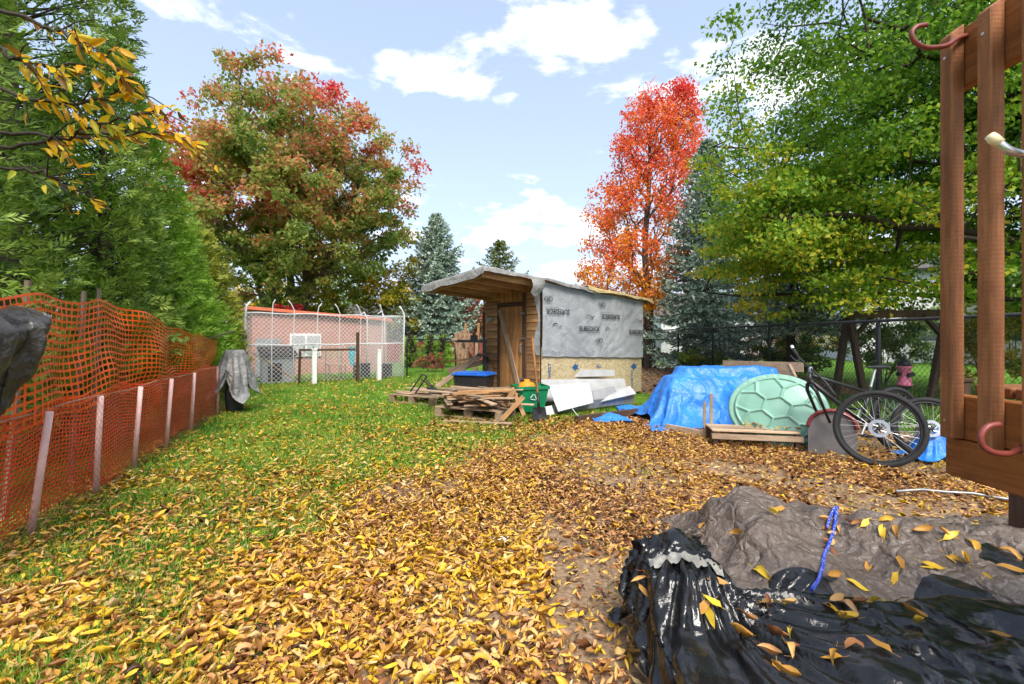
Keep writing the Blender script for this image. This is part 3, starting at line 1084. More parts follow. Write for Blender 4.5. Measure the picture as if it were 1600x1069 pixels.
# -- shrubs and background trees
def shrub(label, x, y, h, w, mat, seed, n=60, per=70, leaf=0.09, name='shrub', cat='shrub', zlow=0.15, group=None, wy=None):
    g = np.random.default_rng(seed)
    cl = crown_points(n, (x, y, h * 0.52), (w, wy or w, h * 0.5), seed, 0.45, lambda p: p[:, 2] > zlow)
    st = [[(x + 0.1 * k, y, 0), (x + 0.22 * k, y + 0.05 * k, h * 0.3), (x + 0.4 * k * w, y, h * 0.6)] for k in (-1, 0, 1)]
    return broad_tree(name, label, st, cl, g.uniform(0.16, 0.3, n) * max(0.8, w * 0.6) * (h / 2) ** 0.4, per, leaf, mat, M['bark'], seed, group, rtip=0.005, rmax=0.12, flat=0.75, cat=cat)


M['purple'] = mat_leaf('purple_leaf', [(0.1, srgb(44, 24, 30)), (0.5, srgb(92, 50, 52)), (0.9, srgb(150, 84, 74))], 0.6, 0.4, 0.8, trans=0.3)
M['yellowing'] = mat_leaf('yellowing_leaf', [(0.1, srgb(60, 88, 24)), (0.4, srgb(128, 140, 36)), (0.65, srgb(206, 176, 40)), (0.95, srgb(222, 160, 40))], 0.45, 0.5, 0.5, trans=0.45)
M['bush_green'] = mat_leaf('bush_leaf', [(0.1, srgb(40, 66, 22)), (0.45, srgb(84, 116, 38)), (0.75, srgb(134, 148, 52)), (0.95, srgb(204, 172, 52))], 0.45, 0.5, 0.7, trans=0.35)
M['red_bush'] = mat_leaf('red_bush_leaf', [(0.1, srgb(110, 24, 30)), (0.5, srgb(176, 44, 48)), (0.9, srgb(206, 90, 60))], 0.5, 0.4, 0.7, trans=0.35)
M['rust'] = mat_leaf('rust_leaf', [(0.1, srgb(96, 58, 40)), (0.5, srgb(160, 96, 72)), (0.9, srgb(190, 140, 96))], 0.5, 0.4, 0.7, trans=0.35)
shrub('yellow green understorey tree behind the right half of the caged run', -6.4, 24, 5.6, 2.2, M['yellowing'], 100, 90, 80, 0.16, 'understorey_tree', 'tree')
shrub('yellow green understorey tree under the big maple', -10.5, 25, 4.6, 2.4, M['yellowing'], 101, 90, 80, 0.16, 'understorey_tree', 'tree')
shrub('red leaved shrub over the left end of the garage', -9.6, 20.2, 3.1, 0.9, M['red_bush'], 102, 40, 70, 0.14)
shrub('dark purple leaved tree left of the blue spruce', -6.3, 27, 4.9, 1.6, M['purple'], 103, 80, 80, 0.16, 'purple_tree', 'tree')
shrub('rust purple small tree between blue spruce and shed', -2.35, 26, 4.6, 1.5, M['rust'], 104, 80, 60, 0.15, 'ornamental_tree', 'tree')
shrub('dark purple leaved tree right of the blue spruce', -3.0, 28, 5.0, 1.3, M['purple'], 105, 60, 70, 0.15, 'purple_tree', 'tree')
for k, px in enumerate((642, 672, 692)):
    p = pt(px, 0, 19.0)
    cedar(['small clipped cedar first from the cage beyond far fence', 'small clipped cedar second from the cage beyond far fence', 'small clipped cedar third from the cage beyond far fence'][k], p[0], 19.0, 1.35, 0.38, M['cedar'], 110 + k, 320, 0.12, pw=0.5, group='small cedars beyond the far fence')
shrub('low rust coloured shrub on lawn beyond the far fence', -2.9, 16.5, 0.75, 0.55, M['rust'], 114, 26, 70, 0.06, zlow=0.05)
BUSH = [('leafy green and yellow bush left of the wooden swing frame', 8.2, 13.5, 1.5, 1.0, 'bush_green'),
        ('round green bush behind the pink hydrant ornament', 9.9, 12.2, 2.2, 1.25, 'bush_green'),
        ('yellow green bush in the gap between the brown balusters', 11.0, 10.6, 2.1, 1.1, 'yellowing'),
        ('yellow bush right of the brown balusters', 11.0, 9.3, 2.4, 1.1, 'yellowing'),
        ('green bush under the second blue spruce', 5.9, 14.2, 0.9, 0.7, 'bush_green'),
        ('mixed green bush behind the swing frame crossbar', 12.4, 15.2, 2.6, 1.6, 'bush_green'),
        ('rust coloured bush behind the bare spruce trunk', 9.2, 16.5, 1.7, 1.4, 'rust'),
        ('green and yellow bush beyond the fence right of shed', 7.4, 17.5, 1.8, 1.3, 'bush_green'),
        ('dense green bush beyond the fence behind the lid', 9.0, 14.6, 1.6, 1.1, 'bush_green'),
        ('tall yellow green bush before the pale distant house', 12.6, 19.5, 3.0, 1.9, 'yellowing'),
        ('low green plant row beyond the fence by the shed', 5.6, 19.5, 0.9, 0.9, 'bush_green')]
for k, (lb, x, y, h, w, m) in enumerate(BUSH):
    shrub(lb, x, y, h, w, M[m], 120 + k, 46, 75, 0.085, zlow=0.08)
FAR = [('far yellow green tree at the back left', -22, 40, 7, 4.5, 'yellowing'), ('far green tree behind the maple', -15, 42, 8, 4.5, 'bush_green'),
       ('far green hedge tree behind the purple trees', -9, 44, 5.5, 4, 'bush_green'),
       ('far green tree beyond the right hand houses', 24, 44, 8, 5, 'bush_green'), ('far yellowing tree behind the white house', 33, 36, 8, 5, 'yellowing'),
       ('far rust tree behind the tall blue spruce', 13, 46, 6.5, 4, 'rust'), ('far green tree at the right edge beyond the bushes', 22, 20, 6, 3.5, 'bush_green')]
for k, (lb, x, y, h, w, m) in enumerate(FAR):
    shrub(lb, x, y, h, w, M[m], 140 + k, 70, 70, 0.3, 'background_tree', 'tree', 0.3)

# ------------------------------------------------------------------ shed
C0 = np.array([0.53, 8.2, 0.0])
SD = np.array([0.7317, 0.6817, 0.0])      # along the long side wall
WD = np.array([-0.6817, 0.7317, 0.0])     # along the door wall
SL, WL = 3.37, 1.61
NS, NW = -WD, -SD                         # outward normals: side wall, door wall


def SH(a, b, z, o=0.0):
    return C0 + SD * a + WD * b + np.array([0, 0, z])


def roof_z(a, b):
    return 2.31 - 0.055 * a - 0.09 * b


def side_az(px, py):
    t = (px - CX) / FPX
    a = (C0[1] * t - C0[0]) / (SD[0] - SD[1] * t)
    d = C0[1] + SD[1] * a
    return a, EYE - (py - CY) / FPX * d


shed = thing('garden_shed', 'wooden garden shed half covered in grey printed house wrap', 'shed', C0)
core = MB()
c_ = 0.03
V = [SH(c_, c_, 0), SH(SL - c_, c_, 0), SH(SL - c_, WL - c_, 0), SH(c_, WL - c_, 0)]
V += [SH(a, b, roof_z(a, b) - 0.05) for a, b in ((c_, c_), (SL - c_, c_), (SL - c_, WL - c_), (c_, WL - c_))]
core.add(V, [(0, 3, 2, 1), (4, 5, 6, 7), (0, 1, 5, 4), (1, 2, 6, 5), (2, 3, 7, 6), (3, 0, 4, 7)])
obj('wall', core, M['darkwood'], shed)
rg = np.random.default_rng(200)


def wplank(b0, b1, z0, z1, o, mat=M['pine'], name='plank'):
    mb = MB()
    mb.box(SH(-o, (b0 + b1) / 2, (z0 + z1) / 2), (0.028, b1 - b0, z1 - z0), M=np.stack([SD, WD, np.array([0, 0, 1.0])], 1))
    ob = obj(name, mb, mat, None, bevel=0.004, loc=SH(-o, (b0 + b1) / 2, (z0 + z1) / 2))
    w = Matrix.Translation(-Vector(shed.location))
    ob.parent = shed
    ob.location = Vector(ob.location) - Vector(shed.location)
    return ob


def reorient(name, size, center, axes, mat, parent, bevel=0.003, z_rot=None):
    """box whose own axes follow the board, so the grain does too"""
    mb = MB()
    mb.box((0, 0, 0), size)
    me_o = obj(name, mb, mat, None, bevel=bevel)
    Mx = Matrix([[axes[c][r] for c in range(3)] for r in range(3)]).to_4x4()
    me_o.rotation_euler = Mx.to_euler()
    base = Vector(wloc(parent)) if parent is not None else Vector((0, 0, 0))
    if parent is not None:
        me_o.parent = parent
    me_o.location = Vector(center) - base
    return me_o


ZA = np.array([0, 0, 1.0])
# horizontal siding boards left and right of the door
z = 0.06
while z < 2.14:
    hgt = 0.148
    for (b0, b1) in ((0.03, 0.385), (1.135, WL)):
        top = min(z + hgt, float(roof_z(0, b1)) - 0.05)
        if top - z < 0.03:
            continue
        reorient('plank', (b1 - b0, 0.024, top - z - 0.012), SH(-0.012 - rg.uniform(0, 0.006), (b0 + b1) / 2, (z + top) / 2), (WD, SD, ZA), M['pine'], shed)
    z += hgt
# upright boards over the door
for k in range(6):
    b0 = 0.39 + k * 0.125
    top = float(roof_z(0, b0)) - 0.06
    reorient('plank', (0.118, 0.022, top - 1.93), SH(-0.014, b0 + 0.06, (1.93 + top) / 2), (WD, SD, ZA), M['pine_v'], shed)
reorient('door_lintel', (0.80, 0.05, 0.07), SH(-0.03, 0.755, 1.91), (WD, SD, ZA), M['darkwood'], shed)
reorient('corner_post', (0.09, 0.05, 2.1), SH(-0.03, 0.40, 1.05), (WD, SD, ZA), M['darkwood'], shed)
reorient('door_post', (0.07, 0.05, 1.9), SH(-0.03, 1.115, 0.95), (WD, SD, ZA), M['darkwood'], shed)
door = obj('door', MB().box(SH(-0.016, 0.755, 0.96), (0.02, 0.60, 1.82), M=np.stack([SD, WD, ZA], 1)), M['darkwood'], shed)
for k in range(5):
    reorient('door_board', (0.122, 0.022, 1.80), SH(-0.040, 0.50 + k * 0.127, 0.96), (WD, SD, ZA), M['pine_v'], door)
a_, b_ = SH(-0.066, 1.06, 1.82), SH(-0.066, 0.50, 0.25)
dv = (b_ - a_) / np.linalg.norm(b_ - a_)
reorient('door_brace', (float(np.linalg.norm(b_ - a_)), 0.10, 0.028), (a_ + b_) / 2, (dv, np.cross(SD, dv), SD), M['oldwood'], door)
mb = MB()
mb.tube([SH(-0.06, 0.45, 1.15), SH(-0.10, 0.45, 1.13), SH(-0.10, 0.45, 1.0), SH(-0.06, 0.45, 0.98)], 0.01, 6)
obj('door_handle', mb, M['alu'], door)
for zz in (1.72, 1.25, 0.5):
    obj('hinge', MB().box(SH(-0.062, 0.43, zz), (0.02, 0.10, 0.035), M=np.stack([SD, WD, ZA], 1)), M['alu'], door)
obj('number_plate', MB().box(SH(-0.05, 1.38, 1.63), (0.02, 0.20, 0.075), M=np.stack([SD, WD, ZA], 1)), M['alu'], shed)
# overhang: rafters, deck and front beam
for b in (0.03, 0.42, 0.82, 1.22, 1.58):
    a0, a1 = -1.33, 0.0
    z0_, z1_ = float(roof_z(a0, b)) - 0.085, float(roof_z(a1, b)) - 0.085
    p, q = SH(a0, b, z0_), SH(a1, b, z1_)
    d_ = (q - p) / np.linalg.norm(q - p)
    reorient('rafter', (float(np.linalg.norm(q - p)), 0.04, 0.11), (p + q) / 2, (d_, WD, np.cross(d_, WD)), M['pine'], shed)
p, q = SH(-1.36, 0.0, float(roof_z(-1.36, 0)) - 0.09), SH(-1.36, WL + 0.03, float(roof_z(-1.36, WL)) - 0.09)
d_ = (q - p) / np.linalg.norm(q - p)
reorient('front_beam', (float(np.linalg.norm(q - p)), 0.04, 0.12), (p + q) / 2, (d_, SD, np.cross(d_, SD)), M['pine'], shed)
mb = MB()
co = [(-1.38, -0.06), (SL + 0.22, -0.06), (SL + 0.22, WL + 0.06), (-1.38, WL + 0.06)]
V = [SH(a, b, roof_z(a, b) - 0.028) for a, b in co] + [SH(a, b, roof_z(a, b) - 0.008) for a, b in co]
mb.add(V, [(0, 3, 2, 1), (4, 5, 6, 7), (0, 1, 5, 4), (1, 2, 6, 5), (2, 3, 7, 6), (3, 0, 4, 7)])
roof = obj('roof', mb, M['pine'], shed)
# grey membrane laid loose over the roof, hanging over its edges
M['membrane'] = mat_cloth('grey_roof_membrane', srgb(150, 148, 146), srgb(112, 110, 108), 0.8, 3.0, 0.8, 0.3, wscale=5)
M['tan_sheet'] = mat_cloth('tan_underlay', srgb(196, 176, 128), srgb(160, 140, 96), 0.7, 3.0, 0.8, 0.3, wscale=6)


def roof_sheet(name, a0, a1, b0, b1, ha0, ha1, hb0, hb1, mat, seed, lift, na=90, nb=44):
    """sheet over a0..a1 x b0..b1 with hanging skirts of the given length on each edge"""
    A = np.linspace(a0 - ha0, a1 + ha1, na)
    B = np.linspace(b0 - hb0, b1 + hb1, nb)
    AA, BB = np.meshgrid(A, B)
    ca, cb = np.clip(AA, a0, a1), np.clip(BB, b0, b1)
    ea, eb = np.abs(AA - ca), np.abs(BB - cb)
    rag = 0.25 + 1.5 * fbm((AA + seed) * 1.6, (BB + seed) * 1.6, seed, 3)
    ov = np.hypot(ea, eb)
    fall = ov * rag
    sa, sb = np.sign(AA - ca), np.sign(BB - cb)
    flare = (0.02 + 0.25 * fall * fbm(AA * 2.5, BB * 2.5, seed + 4, 2))
    pa = ca + sa * np.minimum(flare, 0.12) * (ea > 0)
    pb = cb + sb * np.minimum(flare, 0.12) * (eb > 0)
    wr = (fbm(AA * 2.0, BB * 3.0, seed + 1, 4) - 0.4) * 0.045 + 0.018 * np.maximum(0, np.sin(AA * 5 + 3 * fbm(AA, BB * 2, seed, 2))) ** 3
    wr = np.maximum(wr, 0.0) * np.exp(-ov * 4)
    ripple = 0.035 * (fbm(AA * 5, BB * 5, seed + 2, 3) - 0.5) * (ov > 0.02)
    zz = roof_z(pa, pb) + lift + wr - fall * 0.92
    P = C0 + SD * (pa + ripple)[..., None] + WD * (pb + ripple)[..., None]
    P[..., 2] = zz
    i = np.arange(na * nb).reshape(nb, na)
    F = np.stack([i[:-1, :-1], i[:-1, 1:], i[1:, 1:], i[1:, :-1]], -1).reshape(-1, 4)
    return npobj(name, P.reshape(-1, 3), F, mat, roof, smooth=True, subsurf=1)


roof_sheet('roof_membrane', -1.40, 1.5, -0.08, WL + 0.08, 0.13, 0.05, 0.10, 0.10, M['membrane'], 3, 0.012)
roof_sheet('roof_membrane', 1.35, SL + 0.24, 0.02, WL + 0.08, 0.03, 0.08, 0.06, 0.1, M['membrane'], 8, 0.026, 50, 30)
roof_sheet('roof_underlay', 1.25, SL + 0.28, -0.09, 0.35, 0.02, 0.07, 0.11, 0.0, M['tan_sheet'], 13, 0.040, 50, 14)
# loose flap of membrane hanging by the corner
k_ = 12
u, v = np.meshgrid(np.linspace(0, 1, k_), np.linspace(0, 1, k_))
pa = -0.42 + 0.32 * u + 0.03 * np.sin(v * 3)
P = C0 + SD * pa[..., None] + WD * (-0.13 - 0.04 * np.sin(v * 3 + u))[..., None]
P[..., 2] = roof_z(pa, -0.1) - 0.03 - v * (0.26 + 0.06 * np.sin(u * 4))
i = np.arange(k_ * k_).reshape(k_, k_)
npobj('membrane_flap', P.reshape(-1, 3), np.stack([i[:-1, :-1], i[:-1, 1:], i[1:, 1:], i[1:, :-1]], -1).reshape(-1, 4), M['membrane'], roof, smooth=True, subsurf=1)


# lower sheathing board and printed wrap on the long side
def mat_osb():
    t = NT('strand_board')
    v = t.coord((1, 1, 1))
    vo = t.node('ShaderNodeTexVoronoi')
    vo.inputs['Scale'].default_value = 22
    t.l.new(t.coord((1, 1, 2.2)), vo.inputs['Vector'])
    n = t.noise(v, 9, 6, 0.7)
    sepc = t.node('ShaderNodeSeparateColor')
    t.l.new(vo.outputs['Color'], sepc.inputs[0])
    k = t.math('ADD', t.math('MULTIPLY', sepc.outputs[0], 0.5), t.math('MULTIPLY', n, 0.6))
    t.color(t.ramp(k, [(0.2, srgb(158, 138, 106)), (0.55, srgb(186, 168, 132)), (0.9, srgb(206, 190, 156))]))
    t.set(0.8, 0, 0.2)
    t.bump(sepc.outputs[0], 0.2, 0.003)
    return t.m


M['osb'] = mat_osb()
AX = np.stack([SD, WD, ZA], 1)
for a0, a1 in ((0.02, 1.985), (1.995, SL)):
    obj('sheathing_board', MB().box(SH((a0 + a1) / 2, 0.018, 0.56), (a1 - a0, 0.016, 1.06), M=AX), M['osb'], shed)
M['wrap'] = mat_cloth('grey_house_wrap', srgb(168, 170, 174), srgb(138, 141, 146), 0.5, 2.0, 0.55, 0.4, wscale=3.2)
na, nb = 110, 60
u, v = np.meshgrid(np.linspace(0, 1, na), np.linspace(0, 1, nb))
aa = -0.0 + (SL + 0.0) * u
zb = np.interp(u, [0, 1], [0.93, 0.80]) + 0.006 * np.sin(u * 40)
zt = roof_z(aa, 0) - 0.035
zz = zb + (zt - zb) * v
fan = np.arctan2(zz - 0.75, aa - 1.6)
out = 0.012 + 0.020 * fbm(fan * 9, np.hypot(aa - 1.6, zz - 0.75) * 1.2, 70, 3) + 0.010 * fbm(aa * 6, zz * 6, 71, 3)
P = C0 + SD * aa[..., None] + NS * out[..., None]
P[..., 2] = zz
i = np.arange(na * nb).reshape(nb, na)
wrap = npobj('house_wrap', P.reshape(-1, 3), np.stack([i[:-1, :-1], i[:-1, 1:], i[1:, 1:], i[1:, :-1]], -1).reshape(-1, 4), M['wrap'], shed, smooth=True)
# wrap carried round the corner
u, v = np.meshgrid(np.linspace(0, 1, 8), np.linspace(0, 1, 30))
P = C0 + WD * (u * (0.10 + 0.05 * np.sin(v * 9)))[..., None] + NW * (0.034 + 0.012 * fbm(u * 3, v * 9, 5, 2))[..., None]
P[..., 2] = 0.95 + v * 1.28
i = np.arange(240).reshape(30, 8)
npobj('wrap_edge', P.reshape(-1, 3), np.stack([i[:-1, :-1], i[1:, :-1], i[1:, 1:], i[:-1, 1:]], -1).reshape(-1, 4), M['wrap'], wrap, smooth=True)
WRO = 0.055


def wall_text(txt, px, py, size, mat, rot=0.0, parent=None, xs=1.0, name='lettering', o=WRO, weight=0.012):
    cu = bpy.data.curves.new(name, 'FONT')
    cu.body = txt
    cu.size = size
    cu.align_x = 'CENTER'
    cu.align_y = 'CENTER'
    cu.offset = weight * size * 2
    cu.extrude = 0.0005
    cu.materials.append(mat)
    tmp = bpy.data.objects.new('t', cu)
    me = bpy.data.meshes.new_from_object(tmp)
    bpy.data.objects.remove(tmp)
    ob = bpy.data.objects.new(name, me)
    COL.objects.link(ob)
    a, zq = side_az(px, py)
    pos = SH(a, 0, zq) + NS * o
    xa = Vector(SD * math.cos(rot) + ZA * math.sin(rot))
    za = Vector(NS)
    ya = za.cross(xa)
    Mx = Matrix((xa, ya, za)).transposed()
    ob.rotation_euler = Mx.to_euler()
    ob.scale = (xs, 1, 1)
    ob.parent = parent
    ob.location = Vector(pos) - Vector(wloc(parent))
    return ob


def zp(zx, zy):
    return 600 + zx / 3.478, 400 + zy / 3.478


for zx, zy, rot in ((935, 302, math.pi), (1222, 330, math.pi), (1108, 398, 0.0), (1365, 415, 0.0)):
    wall_text('SUREDECK', *zp(zx, zy), 0.135, M['ink_black'], rot, wrap, 1.0, weight=0.008)


def side_pts(cx, cy, pts2, o):
    a, zq = side_az(*zp(cx, cy))
    return [SH(a + x, 0, zq + y) + NS * o for x, y in pts2]


def ink_line(cx, cy, pts2, r, name='logo', mat=None, closed=False, parent=None, o=WRO):
    mb = MB()
    mb.tube(side_pts(cx, cy, pts2, o), r, 4, closed=closed)
    return obj(name, mb, mat or M['ink_black'], parent if parent is not None else wrap)


for cx, cy, rot in ((882, 235, 1), (1172, 265, 1), (1158, 460, 0), (1405, 470, 0)):
    th = np.linspace(0, 2 * np.pi, 28)[:-1]
    lg = ink_line(cx, cy, [(0.11 * math.cos(q), 0.052 * math.sin(q)) for q in th], 0.005, closed=True)
    px, py = zp(cx, cy)
    wall_text('LP', px, py, 0.085, M['ink_black'], math.pi * rot, wrap, 1.1)
for cx, cy, s in ((920, 380, 1), (1205, 402, 1), (1120, 322, -1), (1382, 345, -1)):
    q = np.linspace(0.6, 2.9, 10)
    ink_line(cx, cy, [(s * 0.07 * math.cos(w), s * 0.042 * math.sin(w)) for w in q], 0.009, 'swoosh')
    ink_line(cx, cy, [(s * (0.06 + 0.14 * w), 0.004 * math.sin(9 * w) - 0.004) for w in np.linspace(0, 1, 5)], 0.004, 'print_line')
for cx, cy in ((905, 280), (1200, 308), (1130, 415), (1375, 432)):
    ink_line(cx, cy, [(-0.19, 0), (0.19, 0)], 0.0025, 'print_line')
for k in range(14):
    cx = 905 + k * 37
    ink_line(cx, 520 + 2 * (k % 2), [(-0.008, 0), (0.008, 0)], 0.006, 'cap_nail')
for cx, cy in ((1012, 235), (1045, 265), (945, 385), (955, 455), (1010, 465), (1245, 375), (1120, 290), (1330, 400), (1280, 240), (870, 330), (1100, 355), (1330, 290)):
    ink_line(cx, cy, [(-0.008, 0), (0.008, 0)], 0.006, 'cap_nail')
# blue stencils on the sheathing
leafm = [(-0.10, -0.02), (-0.05, 0.03), (-0.04, 0.0), (0.0, 0.07), (0.05, 0.02), (0.10, 0.05), (0.08, -0.02), (0.12, -0.05), (0.04, -0.05), (0.0, -0.09), (-0.04, -0.05)]
for cx, cy, s in ((1040, 602, 1.0), (1358, 598, 1.15)):
    pts = side_pts(cx, cy, [(x * s, y * s) for x, y in leafm] + [(0, 0)], 0.0)
    pts = np.array(pts) + WD * 0.006
    mb = MB()
    mb.add(pts, [(11, i_, (i_ + 1) % 11) for i_ in range(11)])
    obj('stencil_mark', mb, M['ink_blue'], shed)
for txt, cx, cy, rot, sz in (('ALL', 1168, 600, 0.0, 0.10), ('NORTH', 1350, 672, math.pi / 2, 0.115), ('WEST', 902, 625, math.pi / 2, 0.11)):
    px, py = zp(cx, cy)
    wall_text(txt, px, py, sz, M['ink_blue'], rot, shed, 1.0, 'stencil_mark', -0.007)


# ------------------------------------------------------------------ wire fences
def chain_lines(p0, p1, z0, z1, cell, sagf=None):
    p0, p1 = np.array(p0, float), np.array(p1, float)
    L = np.linalg.norm(p1 - p0)
    H = z1 - z0
    d = (p1 - p0) / L
    A, B = [], []
    for s in np.arange(-H, L, cell):
        u0, u1 = max(s, 0), min(s + H, L)
        if u1 > u0:
            A.append((u0, u0 - s)); B.append((u1, u1 - s))
            A.append((u0, H - (u0 - s))); B.append((u1, H - (u1 - s)))
    A, B = np.array(A), np.array(B)
    f = lambda Q: np.stack([p0[0] + d[0] * Q[:, 0], p0[1] + d[1] * Q[:, 0], z0 + Q[:, 1]], 1)
    return f(A), f(B)


def wire_fence(label, p0, p1, h, mat, spacing, cell, wr, post_r=0.028, rail=True, name='chain_link_fence', group=None):
    t = thing(name, label, 'fence', (*p0, 0), group)
    p0, p1 = np.array(p0, float), np.array(p1, float)
    L = np.linalg.norm(p1 - p0)
    d = (p1 - p0) / L
    nrm = np.array([-d[1], d[0]]) * (post_r + 0.004)
    for s in np.arange(0, L + 0.01, spacing):
        q = p0 + d * s
        obj('post', MB().tube([(*q, -0.1), (*q, h), (*q, h + 0.03)], [post_r, post_r, post_r * 0.5], 8), mat, t, smooth=True)
    if rail:
        obj('top_rail', MB().tube([(*p0, h - 0.02), (*p1, h - 0.02)], post_r * 0.75, 8), mat, t, smooth=True)
    A, B = chain_lines(p0 + nrm, p1 + nrm, 0.03, h - 0.03, cell)
    V, F = segs(A, B, wr, None, 3)
    tag(npobj('wire_mesh', V, F, mat, t), kind='stuff')
    return t


wire_fence('black chain link fence along the right side of the yard', (4.96, 3.4), (5.95, 23.4), 1.53, M['black_metal'], 2.95, 0.075, 0.0022)
wire_fence('black chain link fence across the far end left of the shed', (-3.3, 14.3), (5.4, 15.2), 1.2, M['black_metal'], 0.98 * 1.55, 0.08, 0.002, 0.022)

# ------------------------------------------------------------------ garage behind the caged run
CA, CB = np.array([-6.9, 11.75]), np.array([-3.38, 14.2])
cd = (CB - CA) / np.linalg.norm(CB - CA)
cb_ = np.array([-cd[1], cd[0]])
CLn = float(np.linalg.norm(CB - CA))


def cg(u, w, z):
    q = CA + cd * u + cb_ * w
    return np.array([q[0], q[1], z])


def mat_block():
    t = NT('pink_block_wall')
    br = t.node('ShaderNodeTexBrick')
    br.inputs['Scale'].default_value = 5.0
    br.inputs['Color1'].default_value = (*srgb(176, 130, 118), 1)
    br.inputs['Color2'].default_value = (*srgb(162, 118, 106), 1)
    br.inputs['Mortar'].default_value = (*srgb(176, 154, 142), 1)
    br.inputs['Mortar Size'].default_value = 0.012
    t.l.new(t.coord(rot=(R(90), 0, -math.atan2(cd[1], cd[0]))), br.inputs['Vector'])
    t.color(br.outputs[0])
    t.set(0.9, 0, 0.2)
    return t.m


M['block'] = mat_block()
M['orange_roof'] = mat_plain('orange_roof_edge', srgb(206, 108, 78), 0.7, var=0.15, scale=6)
garage = thing('garage', 'low pink brick garage with orange roof edge behind the cage', 'building', cg(2, 3, 0))
mb = MB()
zt0, zt1 = 2.12, 1.83
co = [(0.4, 2.7), (4.7, 2.7), (4.7, 6.5), (0.4, 6.5)]
top = [zt0, zt1, zt1, zt0]
mb.add([cg(u, w, 0) for u, w in co] + [cg(u, w, z) for (u, w), z in zip(co, top)], [(0, 3, 2, 1), (4, 5, 6, 7), (0, 1, 5, 4), (1, 2, 6, 5), (2, 3, 7, 6), (3, 0, 4, 7)])
obj('wall', mb, M['block'], garage)
mb = MB()
co = [(0.25, 2.55), (4.85, 2.55), (4.85, 6.6), (0.25, 6.6)]
mb.add([cg(u, w, z + 0.003) for (u, w), z in zip(co, top)] + [cg(u, w, z + 0.10) for (u, w), z in zip(co, top)], [(0, 3, 2, 1), (4, 5, 6, 7), (0, 1, 5, 4), (1, 2, 6, 5), (2, 3, 7, 6), (3, 0, 4, 7)])
obj('roof', mb, M['orange_roof'], garage)
win = obj('window', MB().box(cg(1.95, 2.66, 1.0), (0.95, 0.05, 0.75), rz=math.atan2(cd[1], cd[0])), M['white_paint'], garage)
for k in range(2):
    obj('pane', MB().box(cg(1.72 + 0.46 * k, 2.62, 1.0), (0.40, 0.03, 0.62), rz=math.atan2(cd[1], cd[0])), M['siding'], win)
obj('door', MB().box(cg(0.85, 2.66, 0.62), (0.7, 0.05, 1.2), rz=math.atan2(cd[1], cd[0])), M['grey_siding'], garage)

# ------------------------------------------------------------------ white caged run
cage = thing('wire_cage', 'tall white chain link cage with bent pipe tops', 'cage', cg(0, 0, 0))
rg = np.random.default_rng(230)
for k, u in enumerate((0.0, 0.62, 1.15, 1.75, 2.35, 2.95, 3.6, CLn)):
    top = 1.95 + rg.uniform(-0.02, 0.06)
    bend = rg.choice([-1, 1]) * rg.uniform(0.05, 0.14)
    pts = [cg(u, 0, 0), cg(u, 0, 1.0), cg(u + 0.02, 0, top), cg(u + bend * 0.4, 0, top + 0.16), cg(u + bend, 0, top + 0.26)]
    obj('pole', MB().tube(pts, 0.012 if k not in (0, 7) else 0.026, 7), M['white_metal'], cage, smooth=True)
for (u, w) in ((-0.35, 1.9), (CLn - 0.55, 1.9), (CLn - 0.28, 0.95), (-0.2, 0.95)):
    obj('pole', MB().tube([cg(u, w, 0), cg(u, w, 1.9), cg(u - 0.1, w, 2.1), cg(u - 0.22, w, 2.0)], 0.024, 7), M['white_metal'], cage, smooth=True)
for z, w, nm in ((1.90, 0, 'top_rail'), (1.06, 0, 'middle_rail')):
    pts = [cg(u, w, z + 0.015 * math.sin(u * 5)) for u in np.linspace(0, CLn, 14)]
    obj(nm, MB().tube(pts, 0.016 if z > 1.5 else 0.024, 6), M['white_metal'], cage, smooth=True)
for (a, b) in (((0, 0), (-0.35, 1.9)), ((CLn, 0), (CLn - 0.55, 1.9))):
    for z in (1.9, 1.06):
        obj('end_rail', MB().tube([cg(*a, z), cg(*b, z)], 0.016, 6), M['white_metal'], cage)
Vl, Fl, of = [], [], 0
for (a, b) in (((0, -0.03), (CLn, -0.03)), ((0, 0), (-0.35, 1.9)), ((CLn, 0), (CLn - 0.55, 1.9))):
    A, B = chain_lines(cg(*a, 0)[:2], cg(*b, 0)[:2], 0.03, 1.92, 0.115)
    V, F = segs(A, B, 0.0046, None, 3)
    Vl.append(V); Fl.append(F + of); of += len(V)
tag(npobj('wire_mesh', np.concatenate(Vl), np.concatenate(Fl), M['white_metal'], cage), kind='stuff')

# things in and before the cage
crz = math.atan2(cd[1], cd[0])


def solo(name, label, cat, mb, mat, loc, group=None, smooth=False, bevel=0.0, subsurf=0):
    return tag(obj(name, mb, mat, None, smooth, loc, bevel, subsurf), label, cat, group)


for lb, px, y0, y1, d in (('white square post before the middle of the cage', 491, 547, 601, 12.3), ('white square post before the right end of the cage', 592, 548, 597, 13.2)):
    b = pt(px, y1, d); tp = pt(px, y0, d)
    mb = MB().box((b[0], b[1], tp[2] / 2), (0.11, 0.11, tp[2]), rz=crz)
    mb.box((b[0], b[1], tp[2] + 0.02), (0.14, 0.14, 0.035), rz=crz)
    solo('fence_post', lb, 'post', mb, M['white_paint'], (b[0], b[1], 0), 'white posts before the cage')
b = pt(559, 597, 12.7)
tf = thing('timber_stand', 'brown timber post with long horizontal bar before the cage', 'timber', (b[0], b[1], 0))
obj('post', MB().box((b[0], b[1], 0.70), (0.07, 0.07, 1.4), rz=crz), M['darkwood'], tf)
e = pt(467, 547, 12.2)
obj('bar', MB().plank(np.array([b[0], b[1], 0.92]) + np.array([-0.045, -0.03, 0]), (e[0], e[1], 0.92), 0.06, 0.06), M['darkwood'], tf)
